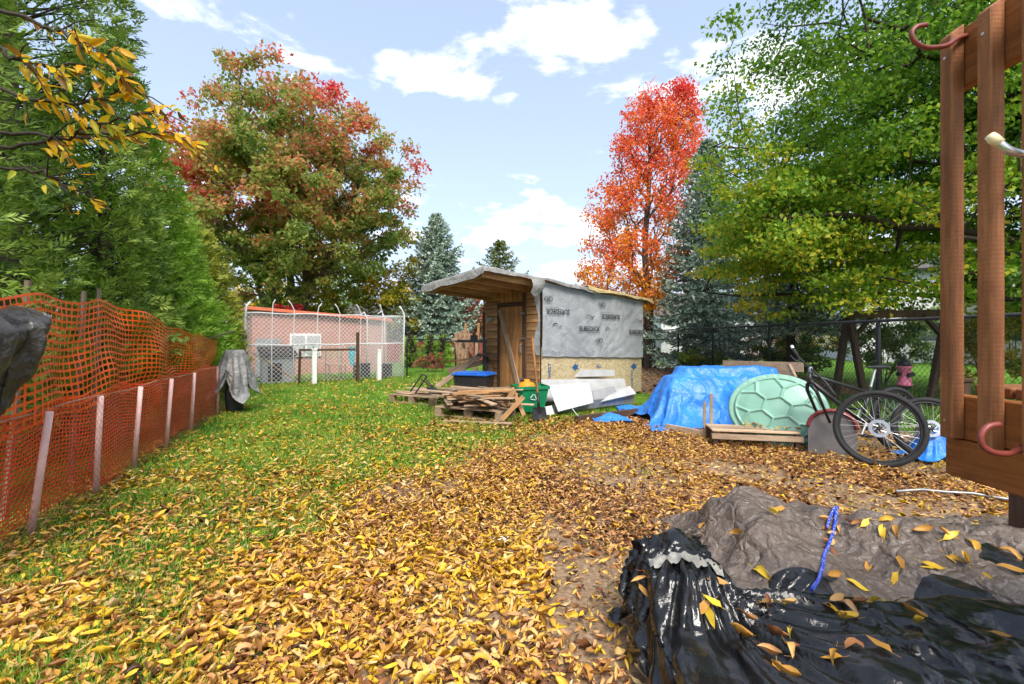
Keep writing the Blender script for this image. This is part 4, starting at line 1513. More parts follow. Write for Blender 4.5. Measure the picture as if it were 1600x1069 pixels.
obj('leg', MB().plank((e[0] + 0.03, e[1], 0.885), (e[0] - 0.02, e[1] + 0.05, 0), 0.05, 0.05, up=(1, 0, 0)), M['darkwood'], tf)
for lb, u, w, s in (('black crate inside the cage between the right posts', 3.15, 0.55, 0.42), ('black crate at the right end inside the cage', 3.85, 0.5, 0.38)):
    c = cg(u, w, 0)
    t = thing('crate', lb, 'crate', c, 'black crates in the cage')
    obj('body', MB().box(cg(u, w, s / 2), (s, s * 0.8, s), rz=crz), M['black_plastic'], t)
    obj('lid', MB().box(cg(u, w, s + 0.02), (s + 0.05, s * 0.8 + 0.05, 0.04), rz=crz), M['black_plastic'], t)
c = cg(0.85, 0.6, 0)
t = thing('dog_house', 'dark kennel with sloping lid at the left end of the cage', 'kennel', c)
mb = MB()
mb.add([cg(0.45, 0.4, 0), cg(1.25, 0.4, 0), cg(1.25, 1.1, 0), cg(0.45, 1.1, 0), cg(0.45, 0.4, 0.75), cg(1.25, 0.4, 0.75), cg(1.25, 1.1, 0.95), cg(0.45, 1.1, 0.95)], [(0, 3, 2, 1), (4, 5, 6, 7), (0, 1, 5, 4), (1, 2, 6, 5), (2, 3, 7, 6), (3, 0, 4, 7)])
obj('body', mb, M['grey_siding'], t)
obj('opening', MB().box(cg(0.75, 0.39, 0.3), (0.34, 0.02, 0.5), rz=crz), M['black_plastic'], t)
mb = MB()
mb.add([cg(0.38, 0.32, 0.76), cg(1.32, 0.32, 0.76), cg(1.32, 1.15, 1.0), cg(0.38, 1.15, 1.0)], [(0, 1, 2, 3)])
o = obj('lid', mb, M['black_plastic'], t)
o.modifiers.new('s', 'SOLIDIFY').thickness = 0.03
solo('leaning_pole', 'pinkish wooden pole leaning diagonally at the left of the cage', 'pole', MB().tube([cg(0.2, 0.25, 0.85), cg(1.3, 0.15, 0.02)], 0.022, 6), M['pine'], cg(1.3, 0.15, 0))
mb = MB()
k = 9
u, v = np.meshgrid(np.linspace(-1, 1, k), np.linspace(0, 1, k))
P = np.stack([u * 0.12 * (1.1 - 0.6 * v), 0.03 * np.sin(u * 5), -v * 0.55], -1) + (cg(2.72, 0.05, 0.98))
i = np.arange(k * k).reshape(k, k)
tag(npobj('towel', P.reshape(-1, 3), np.stack([i[:-1, :-1], i[:-1, 1:], i[1:, 1:], i[1:, :-1]], -1).reshape(-1, 4), M['teal'], smooth=True, loc=cg(2.72, 0.05, 0.98)), 'teal towel hanging on the cage wire', 'towel')
solo('garden_hose', 'coiled pale green hose hanging in the cage before window', 'hose', MB().tube([cg(1.55 + 0.13 * math.cos(q), 0.12, 0.95 + 0.14 * math.sin(q)) + np.array([0, 0.004 * q, 0]) for q in np.linspace(0, 14, 60)], 0.012, 6), M['mint'], cg(1.55, 0.12, 0.8))
t = thing('chair', 'small metal frame chair inside the cage behind timber bar', 'chair', cg(2.35, 0.5, 0))
for (x, y) in ((2.15, 0.3), (2.6, 0.3), (2.15, 0.75), (2.6, 0.75)):
    obj('leg', MB().tube([cg(x, y, 0), cg(x, y, 0.9 if y > 0.5 else 0.45)], 0.014, 6), M['alu'], t)
obj('seat', MB().box(cg(2.375, 0.52, 0.45), (0.5, 0.5, 0.03), rz=crz), M['oldwood'], t)
obj('backrest', MB().box(cg(2.375, 0.77, 0.75), (0.48, 0.03, 0.25), rz=crz), M['oldwood'], t)

# ------------------------------------------------------------------ houses and fence far off
M['house_white'] = mat_plain('house_siding', (0.66, 0.66, 0.66), 0.8, var=0.06, scale=2)
M['house_roof'] = mat_plain('shingle_roof', (0.10, 0.095, 0.09), 0.9, var=0.2, scale=3)
M['house_glass'] = mat_plain('window_glass', (0.05, 0.06, 0.075), 0.1, var=0.2, scale=1, spec=0.8)
M['redwood'] = mat_plain('red_fence', srgb(134, 62, 54), 0.85, var=0.2, scale=3)


def house(label, x, y, w, dpt, h, rh, rz=0.0, wins=()):
    t = thing('house', label, 'house', (x, y, 0))
    Mz = np.array(Euler((0, 0, rz)).to_matrix())
    T = lambda V: np.asarray(V, float) @ Mz.T + np.array([x, y, 0])
    mb = MB()
    hw, hd = w / 2, dpt / 2
    mb.add(T([(-hw, -hd, 0), (hw, -hd, 0), (hw, hd, 0), (-hw, hd, 0), (-hw, -hd, h), (hw, -hd, h), (hw, hd, h), (-hw, hd, h), (-hw, 0, h + rh), (hw, 0, h + rh)]),
           [(0, 1, 5, 4), (2, 3, 7, 6), (1, 2, 6, 9, 5), (3, 0, 4, 8, 7), (0, 3, 2, 1)])
    obj('wall', mb, M['house_white'], t)
    mb = MB()
    e = 0.35
    for s in (-1, 1):
        mb.sheet(T([(-hw - e, s * (hd + e), h - e * rh / hd), (hw + e, s * (hd + e), h - e * rh / hd), (hw + e, 0, h + rh + 0.02), (-hw - e, 0, h + rh + 0.02)]), 0.12 * -s)
    obj('roof', mb, M['house_roof'], t)
    for (wx, wz, ww, wh) in wins:
        f = obj('window', MB().add(T([(wx - ww / 2, -hd - 0.04, wz), (wx + ww / 2, -hd - 0.04, wz), (wx + ww / 2, -hd - 0.04, wz + wh), (wx - ww / 2, -hd - 0.04, wz + wh), (wx - ww / 2, -hd + 0.01, wz), (wx + ww / 2, -hd + 0.01, wz), (wx + ww / 2, -hd + 0.01, wz + wh), (wx - ww / 2, -hd + 0.01, wz + wh)]), [(0, 1, 2, 3), (0, 4, 5, 1), (1, 5, 6, 2), (2, 6, 7, 3), (3, 7, 4, 0)]), M['white_paint'], t)
        q = 0.07
        obj('pane', MB().add(T([(wx - ww / 2 + q, -hd - 0.05, wz + q), (wx + ww / 2 - q, -hd - 0.05, wz + q), (wx + ww / 2 - q, -hd - 0.05, wz + wh - q), (wx - ww / 2 + q, -hd - 0.05, wz + wh - q)]), [(0, 1, 2, 3)]), M['house_glass'], f)
    return t


house('white bungalow far behind the blue spruce', -7.0, 38, 12, 8, 2.5, 1.3, 0.05, ((-2, 0.9, 1.4, 1.1), (2.4, 0.9, 1.4, 1.1), (0.2, 0.1, 0.9, 2.0)))
house('white house seen through the linden leaves at the right', 24.5, 25, 12, 9, 4.6, 2.2, -0.35, ((-3.4, 1.0, 1.4, 1.2), (0.5, 1.0, 1.4, 1.2), (-1, 3.0, 1.2, 1.1)))
house('pale house in the distance between shed and orange maple', 3.0, 52, 13, 9, 2.6, 1.6, 0.0, ((-3, 1, 1.5, 1.2), (2.5, 1, 1.5, 1.2)))
house('pale house beyond the spruces on the right', 17.0, 36, 11, 9, 2.8, 1.8, -0.2, ((-3, 1, 1.5, 1.2), (2.5, 1, 1.5, 1.2)))
rf = thing('board_fence', 'dark red board fence in front of the far white bungalow', 'fence', (-7.5, 22.5, 0))
for k in range(52):
    obj('board', MB().box((-8.0 + k * 0.17, 22.5 + 0.02 * (k % 2), 0.5), (0.155, 0.025, 1.0)), M['redwood'], rf)

# ------------------------------------------------------------------ neighbour's things beyond the right fence
sw = thing('swing_frame', 'dark wooden swing frame beyond the right wire fence', 'swing frame', gp(1330, 618))
d1, d2 = 9.0, 8.3
apx1, apx2 = pt(1326, 492, d1), pt(1482, 492, d2)
zA = apx1[2]
obj('crossbar', MB().plank((apx1[0] - 0.15, apx1[1], zA), (apx2[0] + 0.25, apx2[1], zA), 0.10, 0.14), M['darkwood'], sw)
for ap, (pa_, pb_) in ((apx1, ((1304, 0.35), (1352, -0.2))), (apx2, ((1452, 0.45), (1502, -0.3)))):
    for px, dy in (pa_, pb_):
        dq = ap[1] + dy * 0.5
        foot = np.array([(px - CX) / FPX * dq, dq, 0.0])
        obj('leg', MB().plank((ap[0], ap[1] + dy * 0.1, zA - 0.02), foot, 0.10, 0.10, up=(0, 1, 0)), M['darkwood'], sw)
    s = 1 if ap is apx1 else -1
    obj('knee_brace', MB().plank((ap[0] + s * 0.45, ap[1], zA - 0.05), (ap[0] + s * 0.06, ap[1], zA - 0.5), 0.06, 0.08, up=(0, 1, 0)), M['darkwood'], sw)
h0 = gp(1413, 640)
h0 = np.array([(1413 - CX) / FPX * 8.6, 8.6, 0.0])
hy = thing('hydrant_ornament', 'pink hydrant shaped garden ornament on lawn beyond fence', 'ornament', h0)
obj('stand', MB().lathe([(0.10, 0.0), (0.085, 0.05), (0.05, 0.08), (0.05, 0.30), (0.11, 0.33), (0.11, 0.36)], h0, 16, cap=True), M['black_plastic'], hy, smooth=True)
obj('body', MB().lathe([(0.12, 0.36), (0.125, 0.39), (0.10, 0.42), (0.10, 0.68), (0.125, 0.70), (0.125, 0.73)], h0, 18, cap=True), M['pink'], hy, smooth=True)
obj('cap', MB().lathe([(0.11, 0.731), (0.10, 0.78), (0.06, 0.83), (0.03, 0.85), (0.03, 0.88), (0.005, 0.885)], h0, 18, cap=True), M['black_plastic'], hy, smooth=True)
for s in (-1, 1):
    obj('nozzle', MB().tube([h0 + np.array([s * 0.09, -0.02, 0.58]), h0 + np.array([s * 0.155, -0.03, 0.58])], 0.04, 10), M['black_plastic'], hy)
obj('nozzle', MB().tube([h0 + np.array([0, -0.09, 0.57]), h0 + np.array([0, -0.14, 0.57])], 0.045, 10), M['black_plastic'], hy)
TOY = [('small red plastic slide far beyond the fence', 1030, 553, 19, (0.5, 0.4, 0.6), srgb(196, 60, 50)), ('teal plastic tub far beyond the fence', 1078, 556, 18, (0.6, 0.4, 0.35), srgb(60, 160, 160)),
       ('white garden table far beyond the fence', 1060, 560, 18.5, (0.9, 0.6, 0.4), (0.6, 0.6, 0.6)), ('pale blue play panel far beyond the fence', 1092, 545, 19.5, (0.5, 0.3, 0.9), srgb(150, 180, 210))]
for k, (lb, px, py, d, s, c) in enumerate(TOY):
    p = pt(px, py, d)
    t = thing('play_item', lb, 'toy', (p[0], d, 0))
    m = mat_plain('toy_%d' % k, c, 0.5)
    obj('body', MB().lathe([(0.5, s[2] * 0.55), (0.52, s[2]), (0.40, s[2] * 0.98), (0.38, s[2] * 0.65)], (p[0], d, 0), 12, sx=s[0], sy=s[1], cap=True), m, t)
    for sx in (-1, 1):
        obj('leg', MB().tube([(p[0] + sx * s[0] * 0.35, d, s[2] * 0.6), (p[0] + sx * s[0] * 0.42, d, 0)], 0.03, 6), m, t)


# ------------------------------------------------------------------ draped sheets (small cloth solver on a height field)
def drape(x0, x1, y0, y1, nx, ny, hf, steps=110, iters=7, slack=1.03, seed=0, fric=0.55, start=0.03, thick=0.006, rot=0.0):
    g = np.random.default_rng(seed)
    U, Vv = np.meshgrid(np.linspace(-0.5, 0.5, nx), np.linspace(-0.5, 0.5, ny))
    lx, ly = (x1 - x0), (y1 - y0)
    X = (x0 + x1) / 2 + U * lx * math.cos(rot) - Vv * ly * math.sin(rot)
    Y = (y0 + y1) / 2 + U * lx * math.sin(rot) + Vv * ly * math.cos(rot)
    # lookup grid of the height field
    m = 0.4
    hx, hy = np.linspace(x0 - m, x1 + m, 160), np.linspace(y0 - m, y1 + m, 160)
    HH = hf(*np.meshgrid(hx, hy))

    def look(x, y):
        fx = np.clip((x - hx[0]) / (hx[1] - hx[0]), 0, 158.99)
        fy = np.clip((y - hy[0]) / (hy[1] - hy[0]), 0, 158.99)
        ix, iy = fx.astype(int), fy.astype(int)
        fx, fy = fx - ix, fy - iy
        return (HH[iy, ix] * (1 - fx) + HH[iy, ix + 1] * fx) * (1 - fy) + (HH[iy + 1, ix] * (1 - fx) + HH[iy + 1, ix + 1] * fx) * fy

    Z = np.full_like(X, HH.max() + start) + (fbm(X * 5, Y * 5, seed, 3) - 0.5) * 0.05 + g.normal(0, 0.003, X.shape)
    p = np.stack([X, Y, Z], -1)
    prev = p.copy()
    rx, ry = lx / (nx - 1) * slack, ly / (ny - 1) * slack
    rd = math.hypot(rx, ry)

    def con(a, b, rest, k):
        d = b - a
        L = np.sqrt((d * d).sum(-1, keepdims=True)) + 1e-9
        c = d * ((L - rest) / L * 0.5 * k)
        a += c
        b -= c

    for s in range(steps):
        v = (p - prev) * 0.94
        prev = p.copy()
        p = p + v
        p[..., 2] -= 0.0012
        for it in range(iters):
            for o in (0, 1):
                n_ = (nx - o) // 2 * 2
                con(p[:, o:o + n_:2], p[:, o + 1:o + n_:2], rx, 1.0)
                n_ = (ny - o) // 2 * 2
                con(p[o:o + n_:2], p[o + 1:o + n_:2], ry, 1.0)
            for o in (0, 1):
                n_ = (ny - o) // 2 * 2
                con(p[o:o + n_:2, :-1], p[o + 1:o + n_:2, 1:], rd, 0.25)
                con(p[o:o + n_:2, 1:], p[o + 1:o + n_:2, :-1], rd, 0.25)
            h = look(p[..., 0], p[..., 1]) + thick
            hit = p[..., 2] < h
            p[..., 2] = np.where(hit, h, p[..., 2])
            for q in (0, 1):
                p[..., q] = np.where(hit, prev[..., q] + (p[..., q] - prev[..., q]) * (1 - fric), p[..., q])
    i = np.arange(nx * ny).reshape(ny, nx)
    F = np.stack([i[:-1, :-1], i[:-1, 1:], i[1:, 1:], i[1:, :-1]], -1).reshape(-1, 4)
    return p, F


def bump2(x, y, cx, cy, h, sx, sy=None):
    sy = sy or sx
    return h * np.exp(-(((x - cx) / sx) ** 2 + ((y - cy) / sy) ** 2))


def slab(x, y, x0, x1, y0, y1, h, s=0.06):
    return h * smooth01(x0, x0 + s, x) * (1 - smooth01(x1 - s, x1, x)) * smooth01(y0, y0 + s, y) * (1 - smooth01(y1 - s, y1, y))


def normals_of(p):
    dx, dy = np.gradient(p, axis=1), np.gradient(p, axis=0)
    n = np.cross(dx, dy)
    return n / (np.linalg.norm(n, axis=-1, keepdims=True) + 1e-9)


M['blue_tarp'] = mat_cloth('blue_tarp', srgb(52, 132, 218), srgb(36, 108, 196), 0.42, 2.0, 0.55, 0.5, wscale=7)
M['brown_tarp'] = mat_cloth('brown_tarp', srgb(116, 102, 92), srgb(80, 69, 61), 0.32, 2.5, 1.0, 0.6, wscale=11)
M['black_bag'] = mat_cloth('black_plastic_sheet', (0.012, 0.012, 0.013), (0.007, 0.007, 0.008), 0.13, 2.0, 0.35, 0.5, wscale=6)
M['dark_sheet'] = mat_cloth('dark_sheet', (0.06, 0.055, 0.05), (0.018, 0.015, 0.013), 0.22, 2.5, 0.6, 0.5, wscale=9)
M['grey_tarp'] = mat_cloth('grey_tarp', srgb(158, 156, 152), srgb(92, 92, 92), 0.4, 3.0, 0.7, 0.5, wscale=8)


def crease(P, specs, seed=0):
    """sharp creases and dents along the sheet's own normal"""
    n = normals_of(P)
    ny, nx = P.shape[:2]
    S = P[..., 0] + 0.6 * P[..., 2]
    T = P[..., 1] - 0.5 * P[..., 2]
    d = np.zeros((ny, nx))
    for k, (amp, sc, st) in enumerate(specs):
        a = 0.7 * k + seed
        u = (S * math.cos(a) + T * math.sin(a)) * sc
        v = (-S * math.sin(a) + T * math.cos(a)) * sc * st
        w = fbm(u * 0.6 + 7, v * 0.6 + 3, seed + k, 2) * 1.6
        d += amp * (1 - np.abs(2 * fbm(u + w, v - w, seed + 5 * k, 3) - 1) * 2.2)
    return P + n * d[..., None]



def tri(x):
    return np.abs((x % 1.0) - 0.5) * 2


def upsample(P, k=2):
    ny, nx = P.shape[:2]
    a = np.linspace(0, ny - 1, (ny - 1) * k + 1)
    b = np.linspace(0, nx - 1, (nx - 1) * k + 1)
    i, j = np.minimum(a.astype(int), ny - 2), np.minimum(b.astype(int), nx - 2)
    fa, fb = (a - i)[:, None, None], (b - j)[None, :, None]
    Q = lambda di, dj: P[i + di][:, j + dj]
    return (Q(0, 0) * (1 - fa) + Q(1, 0) * fa) * (1 - fb) + (Q(0, 1) * (1 - fa) + Q(1, 1) * fa) * fb


def crumple_folds(P, lx, ly, amps, freq, seed, k=2, hub=None):
    """sharp folds: triangle waves in many directions, warped, each only over part of the sheet"""
    g = np.random.default_rng(seed)
    P = upsample(P, k)
    ny, nx = P.shape[:2]
    u, v = np.meshgrid(np.linspace(0, lx, nx), np.linspace(0, ly, ny))
    d = np.zeros((ny, nx))
    for q in range(9):
        a = g.uniform(0, np.pi)
        f = freq * (1.45 ** (q % 5)) * g.uniform(0.8, 1.2)
        wx = fbm(u * 1.1 + 11 * q, v * 1.1, seed + q, 2) * 1.5
        w = u * math.cos(a) + v * math.sin(a) + wx * 0.45
        mask = smooth01(0.42, 0.62, fbm(u * 1.4 + 3 * q, v * 1.4 + 5 * q, seed + 40 + q, 2))
        ph = tri(w * f + 0.35 * tri((-u * math.sin(a) + v * math.cos(a)) * f * 0.6))
        d += amps / (1.45 ** (q % 5)) * (ph ** 1.5 - 0.4) * mask
    if hub is not None:
        hu, hv, amp = hub
        an, r = np.arctan2(v - hv, u - hu), np.hypot(v - hv, u - hu)
        ph = tri(an * 3.3 + 1.2 * fbm(an * 1.5 + 9, r * 1.2, seed + 90, 2)) * 0.6 + 0.4 * tri(an * 7.1 + 1.5 * fbm(an * 2 + 4, r * 2, seed + 91, 2))
        d += amp * (ph - 0.5) * smooth01(0.0, 0.18, r) * np.exp(-(r / 0.9) ** 2)
    F = np.arange(nx * ny).reshape(ny, nx)
    F = np.stack([F[:-1, :-1], F[:-1, 1:], F[1:, 1:], F[1:, :-1]], -1).reshape(-1, 4)
    return P + normals_of(P) * d[..., None], F, u, v


# blue tarp over a heap
def h_blue(x, y):
    h = slab(x, y, 2.0, 4.3, 6.35, 7.65, 0.66, 0.45)
    h = np.maximum(h, slab(x, y, 2.45, 4.2, 6.7, 7.6, 0.80, 0.2))
    h = np.maximum(h, bump2(x, y, 3.2, 6.5, 0.5, 0.25) + bump2(x, y, 2.4, 6.6, 0.35, 0.2))
    return h + 0.04 * fbm(x * 5, y * 5, 3) + gz(x, y) + 0.01


P, F = drape(1.78, 4.75, 5.95, 8.3, 92, 72, h_blue, 120, 7, 1.03, 5, 0.55)
P, F, _, _ = crumple_folds(P, 3.25, 2.45, 0.030, 1.3, 2)
heap = tag(npobj('blue_tarp', P.reshape(-1, 3), F, M['blue_tarp'], smooth=True, loc=(2.9, 6.9, 0)), 'bright blue tarp draped over a low heap beside the shed', 'tarp')

# brown tarp mound
def h_brown(x, y):
    h = bump2(x, y, 1.42, 2.72, 0.34, 0.30, 0.26) + bump2(x, y, 1.95, 2.5, 0.20, 0.30) + bump2(x, y, 2.5, 2.35, 0.24, 0.45, 0.35) + bump2(x, y, 3.1, 2.2, 0.2, 0.4) + bump2(x, y, 1.35, 2.3, 0.16, 0.25) + bump2(x, y, 2.2, 2.0, 0.14, 0.3)
    h = h + bump2(x, y, 1.8, 2.85, 0.09, 0.1, 0.2)
    return h + 0.05 * fbm(x * 6, y * 6, 13, 3) + 0.01


PB, F = drape(0.95, 3.75, 1.45, 3.15, 128, 80, h_brown, 100, 7, 1.06, 6, 0.6)
PB, F, _, _ = crumple_folds(PB, 2.8, 1.7, 0.040, 2.2, 3)
tag(npobj('brown_tarp', PB.reshape(-1, 3), F, M['brown_tarp'], smooth=True, loc=(2.1, 2.4, 0)), 'crumpled brown tarp over a low mound behind the black plastic', 'tarp')

# black plastic sheet
def h_black(x, y):
    h = slab(x, y, 0.45, 2.6, 0.6, 1.93 - 0.12 * np.maximum(0, x - 1.2), 0.235, 0.07)
    h = np.maximum(h, slab(x, y, 0.47, 0.88, 1.60, 2.03, 0.37, 0.08)) + bump2(x, y, 0.68, 1.90, 0.08, 0.05, 0.05) + bump2(x, y, 0.50, 1.93, 0.04, 0.06)
    h = h + bump2(x, y, 1.5, 1.45, 0.05, 0.3, 0.08) + bump2(x, y, 1.1, 1.25, 0.05, 0.12, 0.3)
    return np.maximum(h + 0.05 * fbm(x * 5, y * 5, 23, 3), h_brown(x, y) * 0.92 * smooth01(0.9, 1.3, x) + 0.01)


PK, F = drape(0.29, 2.75, 0.55, 2.2, 140, 90, h_black, 110, 7, 1.05, 7, 0.5)
PK, F, gu, gv = crumple_folds(PK, 2.46, 1.65, 0.034, 1.9, 21, 2, (0.39, 1.35, 0.085))
tag(npobj('black_plastic_sheet', PK.reshape(-1, 3), F, M['black_bag'], smooth=True, loc=(1.4, 1.4, 0)), 'glossy black plastic sheet with gathered peak in the near corner', 'plastic sheet')
PKf, PBf = PK.reshape(-1, 3), PB.reshape(-1, 3)
NKf, NBf = normals_of(PK).reshape(-1, 3), normals_of(PB).reshape(-1, 3)


ALLP, ALLN = np.concatenate([PKf, PBf]), np.concatenate([NKf, NBf])
ALLN = np.where(ALLN[:, 2:3] < 0, -ALLN, ALLN)
APX, APY = CX + FPX * ALLP[:, 0] / ALLP[:, 1], CY - FPX * (ALLP[:, 2] - EYE) / ALLP[:, 1]


def on_pixel(px, py):
    """where the line of sight through a photo pixel meets the sheets or the ground"""
    near = np.where(np.hypot(APX - px, APY - py) < 9)[0]
    if len(near) == 0:
        return gp(px, py), np.array([0, 0, 1.0])
    dmin_ = ALLP[near, 1].min()
    near = near[ALLP[near, 1] < dmin_ + 0.06]
    k = near[np.argmin(np.hypot(APX[near] - px, APY[near] - py))]
    n = ALLN[near].mean(0)
    return ALLP[k], n / np.linalg.norm(n)


# tape round the gathered plastic
M['tape'] = mat_plain('clear_tape', (0.24, 0.23, 0.20), 0.2, var=0.4, scale=30, spec=0.6)
cen = PKf[F].mean(1)
uvc = np.stack([gu.ravel() + 0.29, gv.ravel() + 0.55], 1)[F].mean(1)
sel = (np.abs(uvc[:, 0] - 0.66) < 0.11) & (np.abs(uvc[:, 1] - 1.76 + 0.15 * (uvc[:, 0] - 0.66)) < 0.035)
ids, inv = np.unique(F[sel], return_inverse=True)
NK2 = np.where(NKf[:, 2:3] < 0, -NKf, NKf)
sm = PK.copy()
for _ in range(14):
    sm[1:-1, 1:-1] = (sm[:-2, 1:-1] + sm[2:, 1:-1] + sm[1:-1, :-2] + sm[1:-1, 2:]) / 4
NS_ = normals_of(sm).reshape(-1, 3)
NS_ = np.where(NS_[:, 2:3] < 0, -NS_, NS_)
tag(npobj('tape_band', sm.reshape(-1, 3)[ids] * 0.6 + PKf[ids] * 0.4 + NS_[ids] * 0.022, inv.reshape(-1, 4), M['tape'], smooth=True, loc=(0.70, 1.88, 0.3)), 'band of clear tape across the gathered black plastic peak', 'tape')

# blue bungee cord
def mat_rope():
    t = NT('blue_cord')
    v = t.coord((1, 1, 1))
    vo = t.node('ShaderNodeTexVoronoi')
    vo.inputs['Scale'].default_value = 130
    t.l.new(v, vo.inputs['Vector'])
    t.color(t.ramp(vo.outputs['Distance'], [(0.22, (0.6, 0.65, 0.8)), (0.34, srgb(30, 60, 170))]))
    t.set(0.6, 0, 0.3)
    return t.m


M['rope'] = mat_rope()
pts = []
for px, py in ((1307, 792), (1308, 805), (1304, 820), (1300, 836), (1293, 855), (1287, 872), (1281, 890), (1275, 908), (1271, 920)):
    q, n = on_pixel(px, py)
    pts.append(q + n * 0.012)
solo('bungee_cord', 'blue and white bungee cord crossing the brown tarp', 'cord', MB().tube(pts, 0.0085, 8), M['rope'], pts[4], smooth=True)
pts2 = []
for px, py in ((1310, 793), (1304, 800), (1296, 812), (1289, 828)):
    q, n = on_pixel(px, py)
    pts2.append(q + n * 0.02)
solo('bungee_cord', 'short doubled loop of blue bungee cord at the top of the brown tarp', 'cord', MB().tube(pts2, 0.0075, 8), M['rope'], pts2[1], smooth=True)

# ------------------------------------------------------------------ leaves one can pick out
LMESH = {}
for q, (TV, TF) in enumerate(LT[:4]):
    for mk in ('leaf_yellow_one', 'leaf_brown_one'):
        me = bpy.data.meshes.new('fallen_leaf')
        TVs = TV.copy()
        TVs[:, 1] *= 0.38
        TVs[:, 2] *= 0.42
        st = np.array([[0, -0.008, 0], [0, 0.008, 0], [-0.32, 0.012, 0.05], [-0.32, -0.004, 0.05]])
        me.from_pydata(np.concatenate([TVs, st]).tolist(), [], TF.tolist() + [[15, 16, 17, 18]])
        me.polygons.foreach_set('use_smooth', [True] * len(me.polygons))
        me.materials.append(M[mk])
        LMESH[q, mk] = me
rg = np.random.default_rng(300)


def put_leaf(pos, nrm, L, mk, label, group, shape=None):
    q = int(rg.choice(4, p=(0.5, 0.2, 0.1, 0.2))) if shape is None else shape
    o = bpy.data.objects.new('fallen_leaf', LMESH[q, mk])
    COL.objects.link(o)
    th = rg.uniform(0, 6.28)
    D = np.array([[math.cos(th), math.sin(th), 0.0]])
    D = D - np.asarray(nrm, float)[None] * np.dot(D[0], nrm)
    fr = frames(D, np.asarray(nrm, float)[None] + rg.normal(0, 0.06, (1, 3)))[0]
    o.rotation_euler = Matrix(fr.tolist()).to_euler()
    o.scale = (L, L * rg.uniform(0.9, 1.25), L)
    o.location = (np.asarray(pos) + np.asarray(nrm) * 0.008).tolist()
    return tag(o, label, 'leaf', group)


spots = [(1165, 835), (1215, 800), (1225, 797), (1100, 835), (1175, 888), (1205, 935), (1105, 905), (1110, 940), (1130, 950), (1345, 825), (1380, 845), (1405, 870), (1440, 880), (1385, 935), (1320, 905), (1355, 892), (1405, 895), (1475, 865), (1475, 845), (1470, 890), (1505, 870), (1555, 857), (1555, 885), (1420, 930), (1445, 970), (1525, 895), (1490, 845), (1510, 840), (1330, 935), (1310, 900), (1400, 820), (1425, 830), (1370, 815)]
for px, py in spots:
    q, n = on_pixel(px, py)
    put_leaf(q, n, rg.uniform(0.07, 0.105), 'leaf_yellow_one', 'yellow leaf lying on the brown tarp', 'yellow leaves on the brown tarp')
spots = [(1000, 915), (1105, 940), (1205, 940), (1175, 1005), (1210, 1010), (1215, 1035), (1320, 1030), (1325, 960), (1395, 1025), (1545, 993), (1340, 965), (1310, 955), (1235, 985), (1205, 1045), (985, 1040), (1120, 945), (1310, 1015), (1440, 975)]
for px, py in spots:
    q, n = on_pixel(px, py)
    put_leaf(q, n, rg.uniform(0.06, 0.09), 'leaf_yellow_one', 'yellow leaf lying on the black plastic sheet', 'yellow leaves on the black plastic')
for px, py in [(1000, 890), (1005, 900), (1200, 960), (1185, 975), (1220, 945), (1225, 1000), (1230, 1020), (1330, 1005), (1320, 1015), (1295, 945), (1310, 940), (1330, 945), (1225, 1030), (1195, 985), (1215, 990)]:
    q, n = on_pixel(px, py)
    put_leaf(q, n, rg.uniform(0.05, 0.075), 'leaf_brown_one', 'curled brown leaf caught in the black plastic sheet', 'brown leaves on the black plastic', int(rg.integers(1, 4)))
for px, py in [(1290, 835), (1297, 828), (1302, 815), (1288, 850), (1310, 820), (1320, 815), (1282, 845), (1300, 845), (1330, 822)]:
    q, n = on_pixel(px, py)
    put_leaf(q, n, rg.uniform(0.05, 0.075), 'leaf_brown_one', 'curled brown leaf in the tarp fold by the bungee cord', 'brown leaves by the cord', int(rg.integers(1, 4)))
for k in range(225):
    y = 1.62 + 1.7 * rg.random() ** 1.4
    x = rg.uniform(-1.1 * y, min(1.1 * y, 0.25 + max(0, y - 3) * 5))
    br = rg.random() < (0.25 + 0.4 * (x > -0.6))
    z = float(gz(x, y)) + 0.035 + 0.02 * rg.random()
    n = np.array([rg.normal(0, 0.2), rg.normal(0, 0.2), 1.0])
    if br:
        put_leaf((x, y, z), n / np.linalg.norm(n), rg.uniform(0.045, 0.068), 'leaf_brown_one', 'brown fallen leaf on top of the foreground leaf litter', 'brown leaves in the foreground')
    else:
        put_leaf((x, y, z), n / np.linalg.norm(n), rg.uniform(0.05, 0.078), 'leaf_yellow_one', 'yellow fallen leaf on top of the foreground leaf litter', 'yellow leaves in the foreground')
solo('paper_scrap', 'small white scrap of paper on the bare soil', 'paper', MB().sheet([gp(770, 842, 0.03), gp(778, 836, 0.03), gp(795, 838, 0.05), gp(788, 845, 0.03)], 0.002), M['white_paint'], gp(780, 840))
pts = [gp(px, py, 0.035) for px, py in ((1400, 768), (1440, 765), (1480, 769), (1520, 771), (1560, 778), (1620, 786))]
solo('garden_hose', 'grey hose lying across the leaves behind the brown tarp', 'hose', MB().tube(pts, 0.012, 8), M['alu'], pts[2], smooth=True)

# ------------------------------------------------------------------ deck railing at the right edge
deck = thing('deck_railing', 'brown stained wooden deck railing with utility hooks at right edge', 'railing', (1.35, 1.25, 0))
BX = 1.256


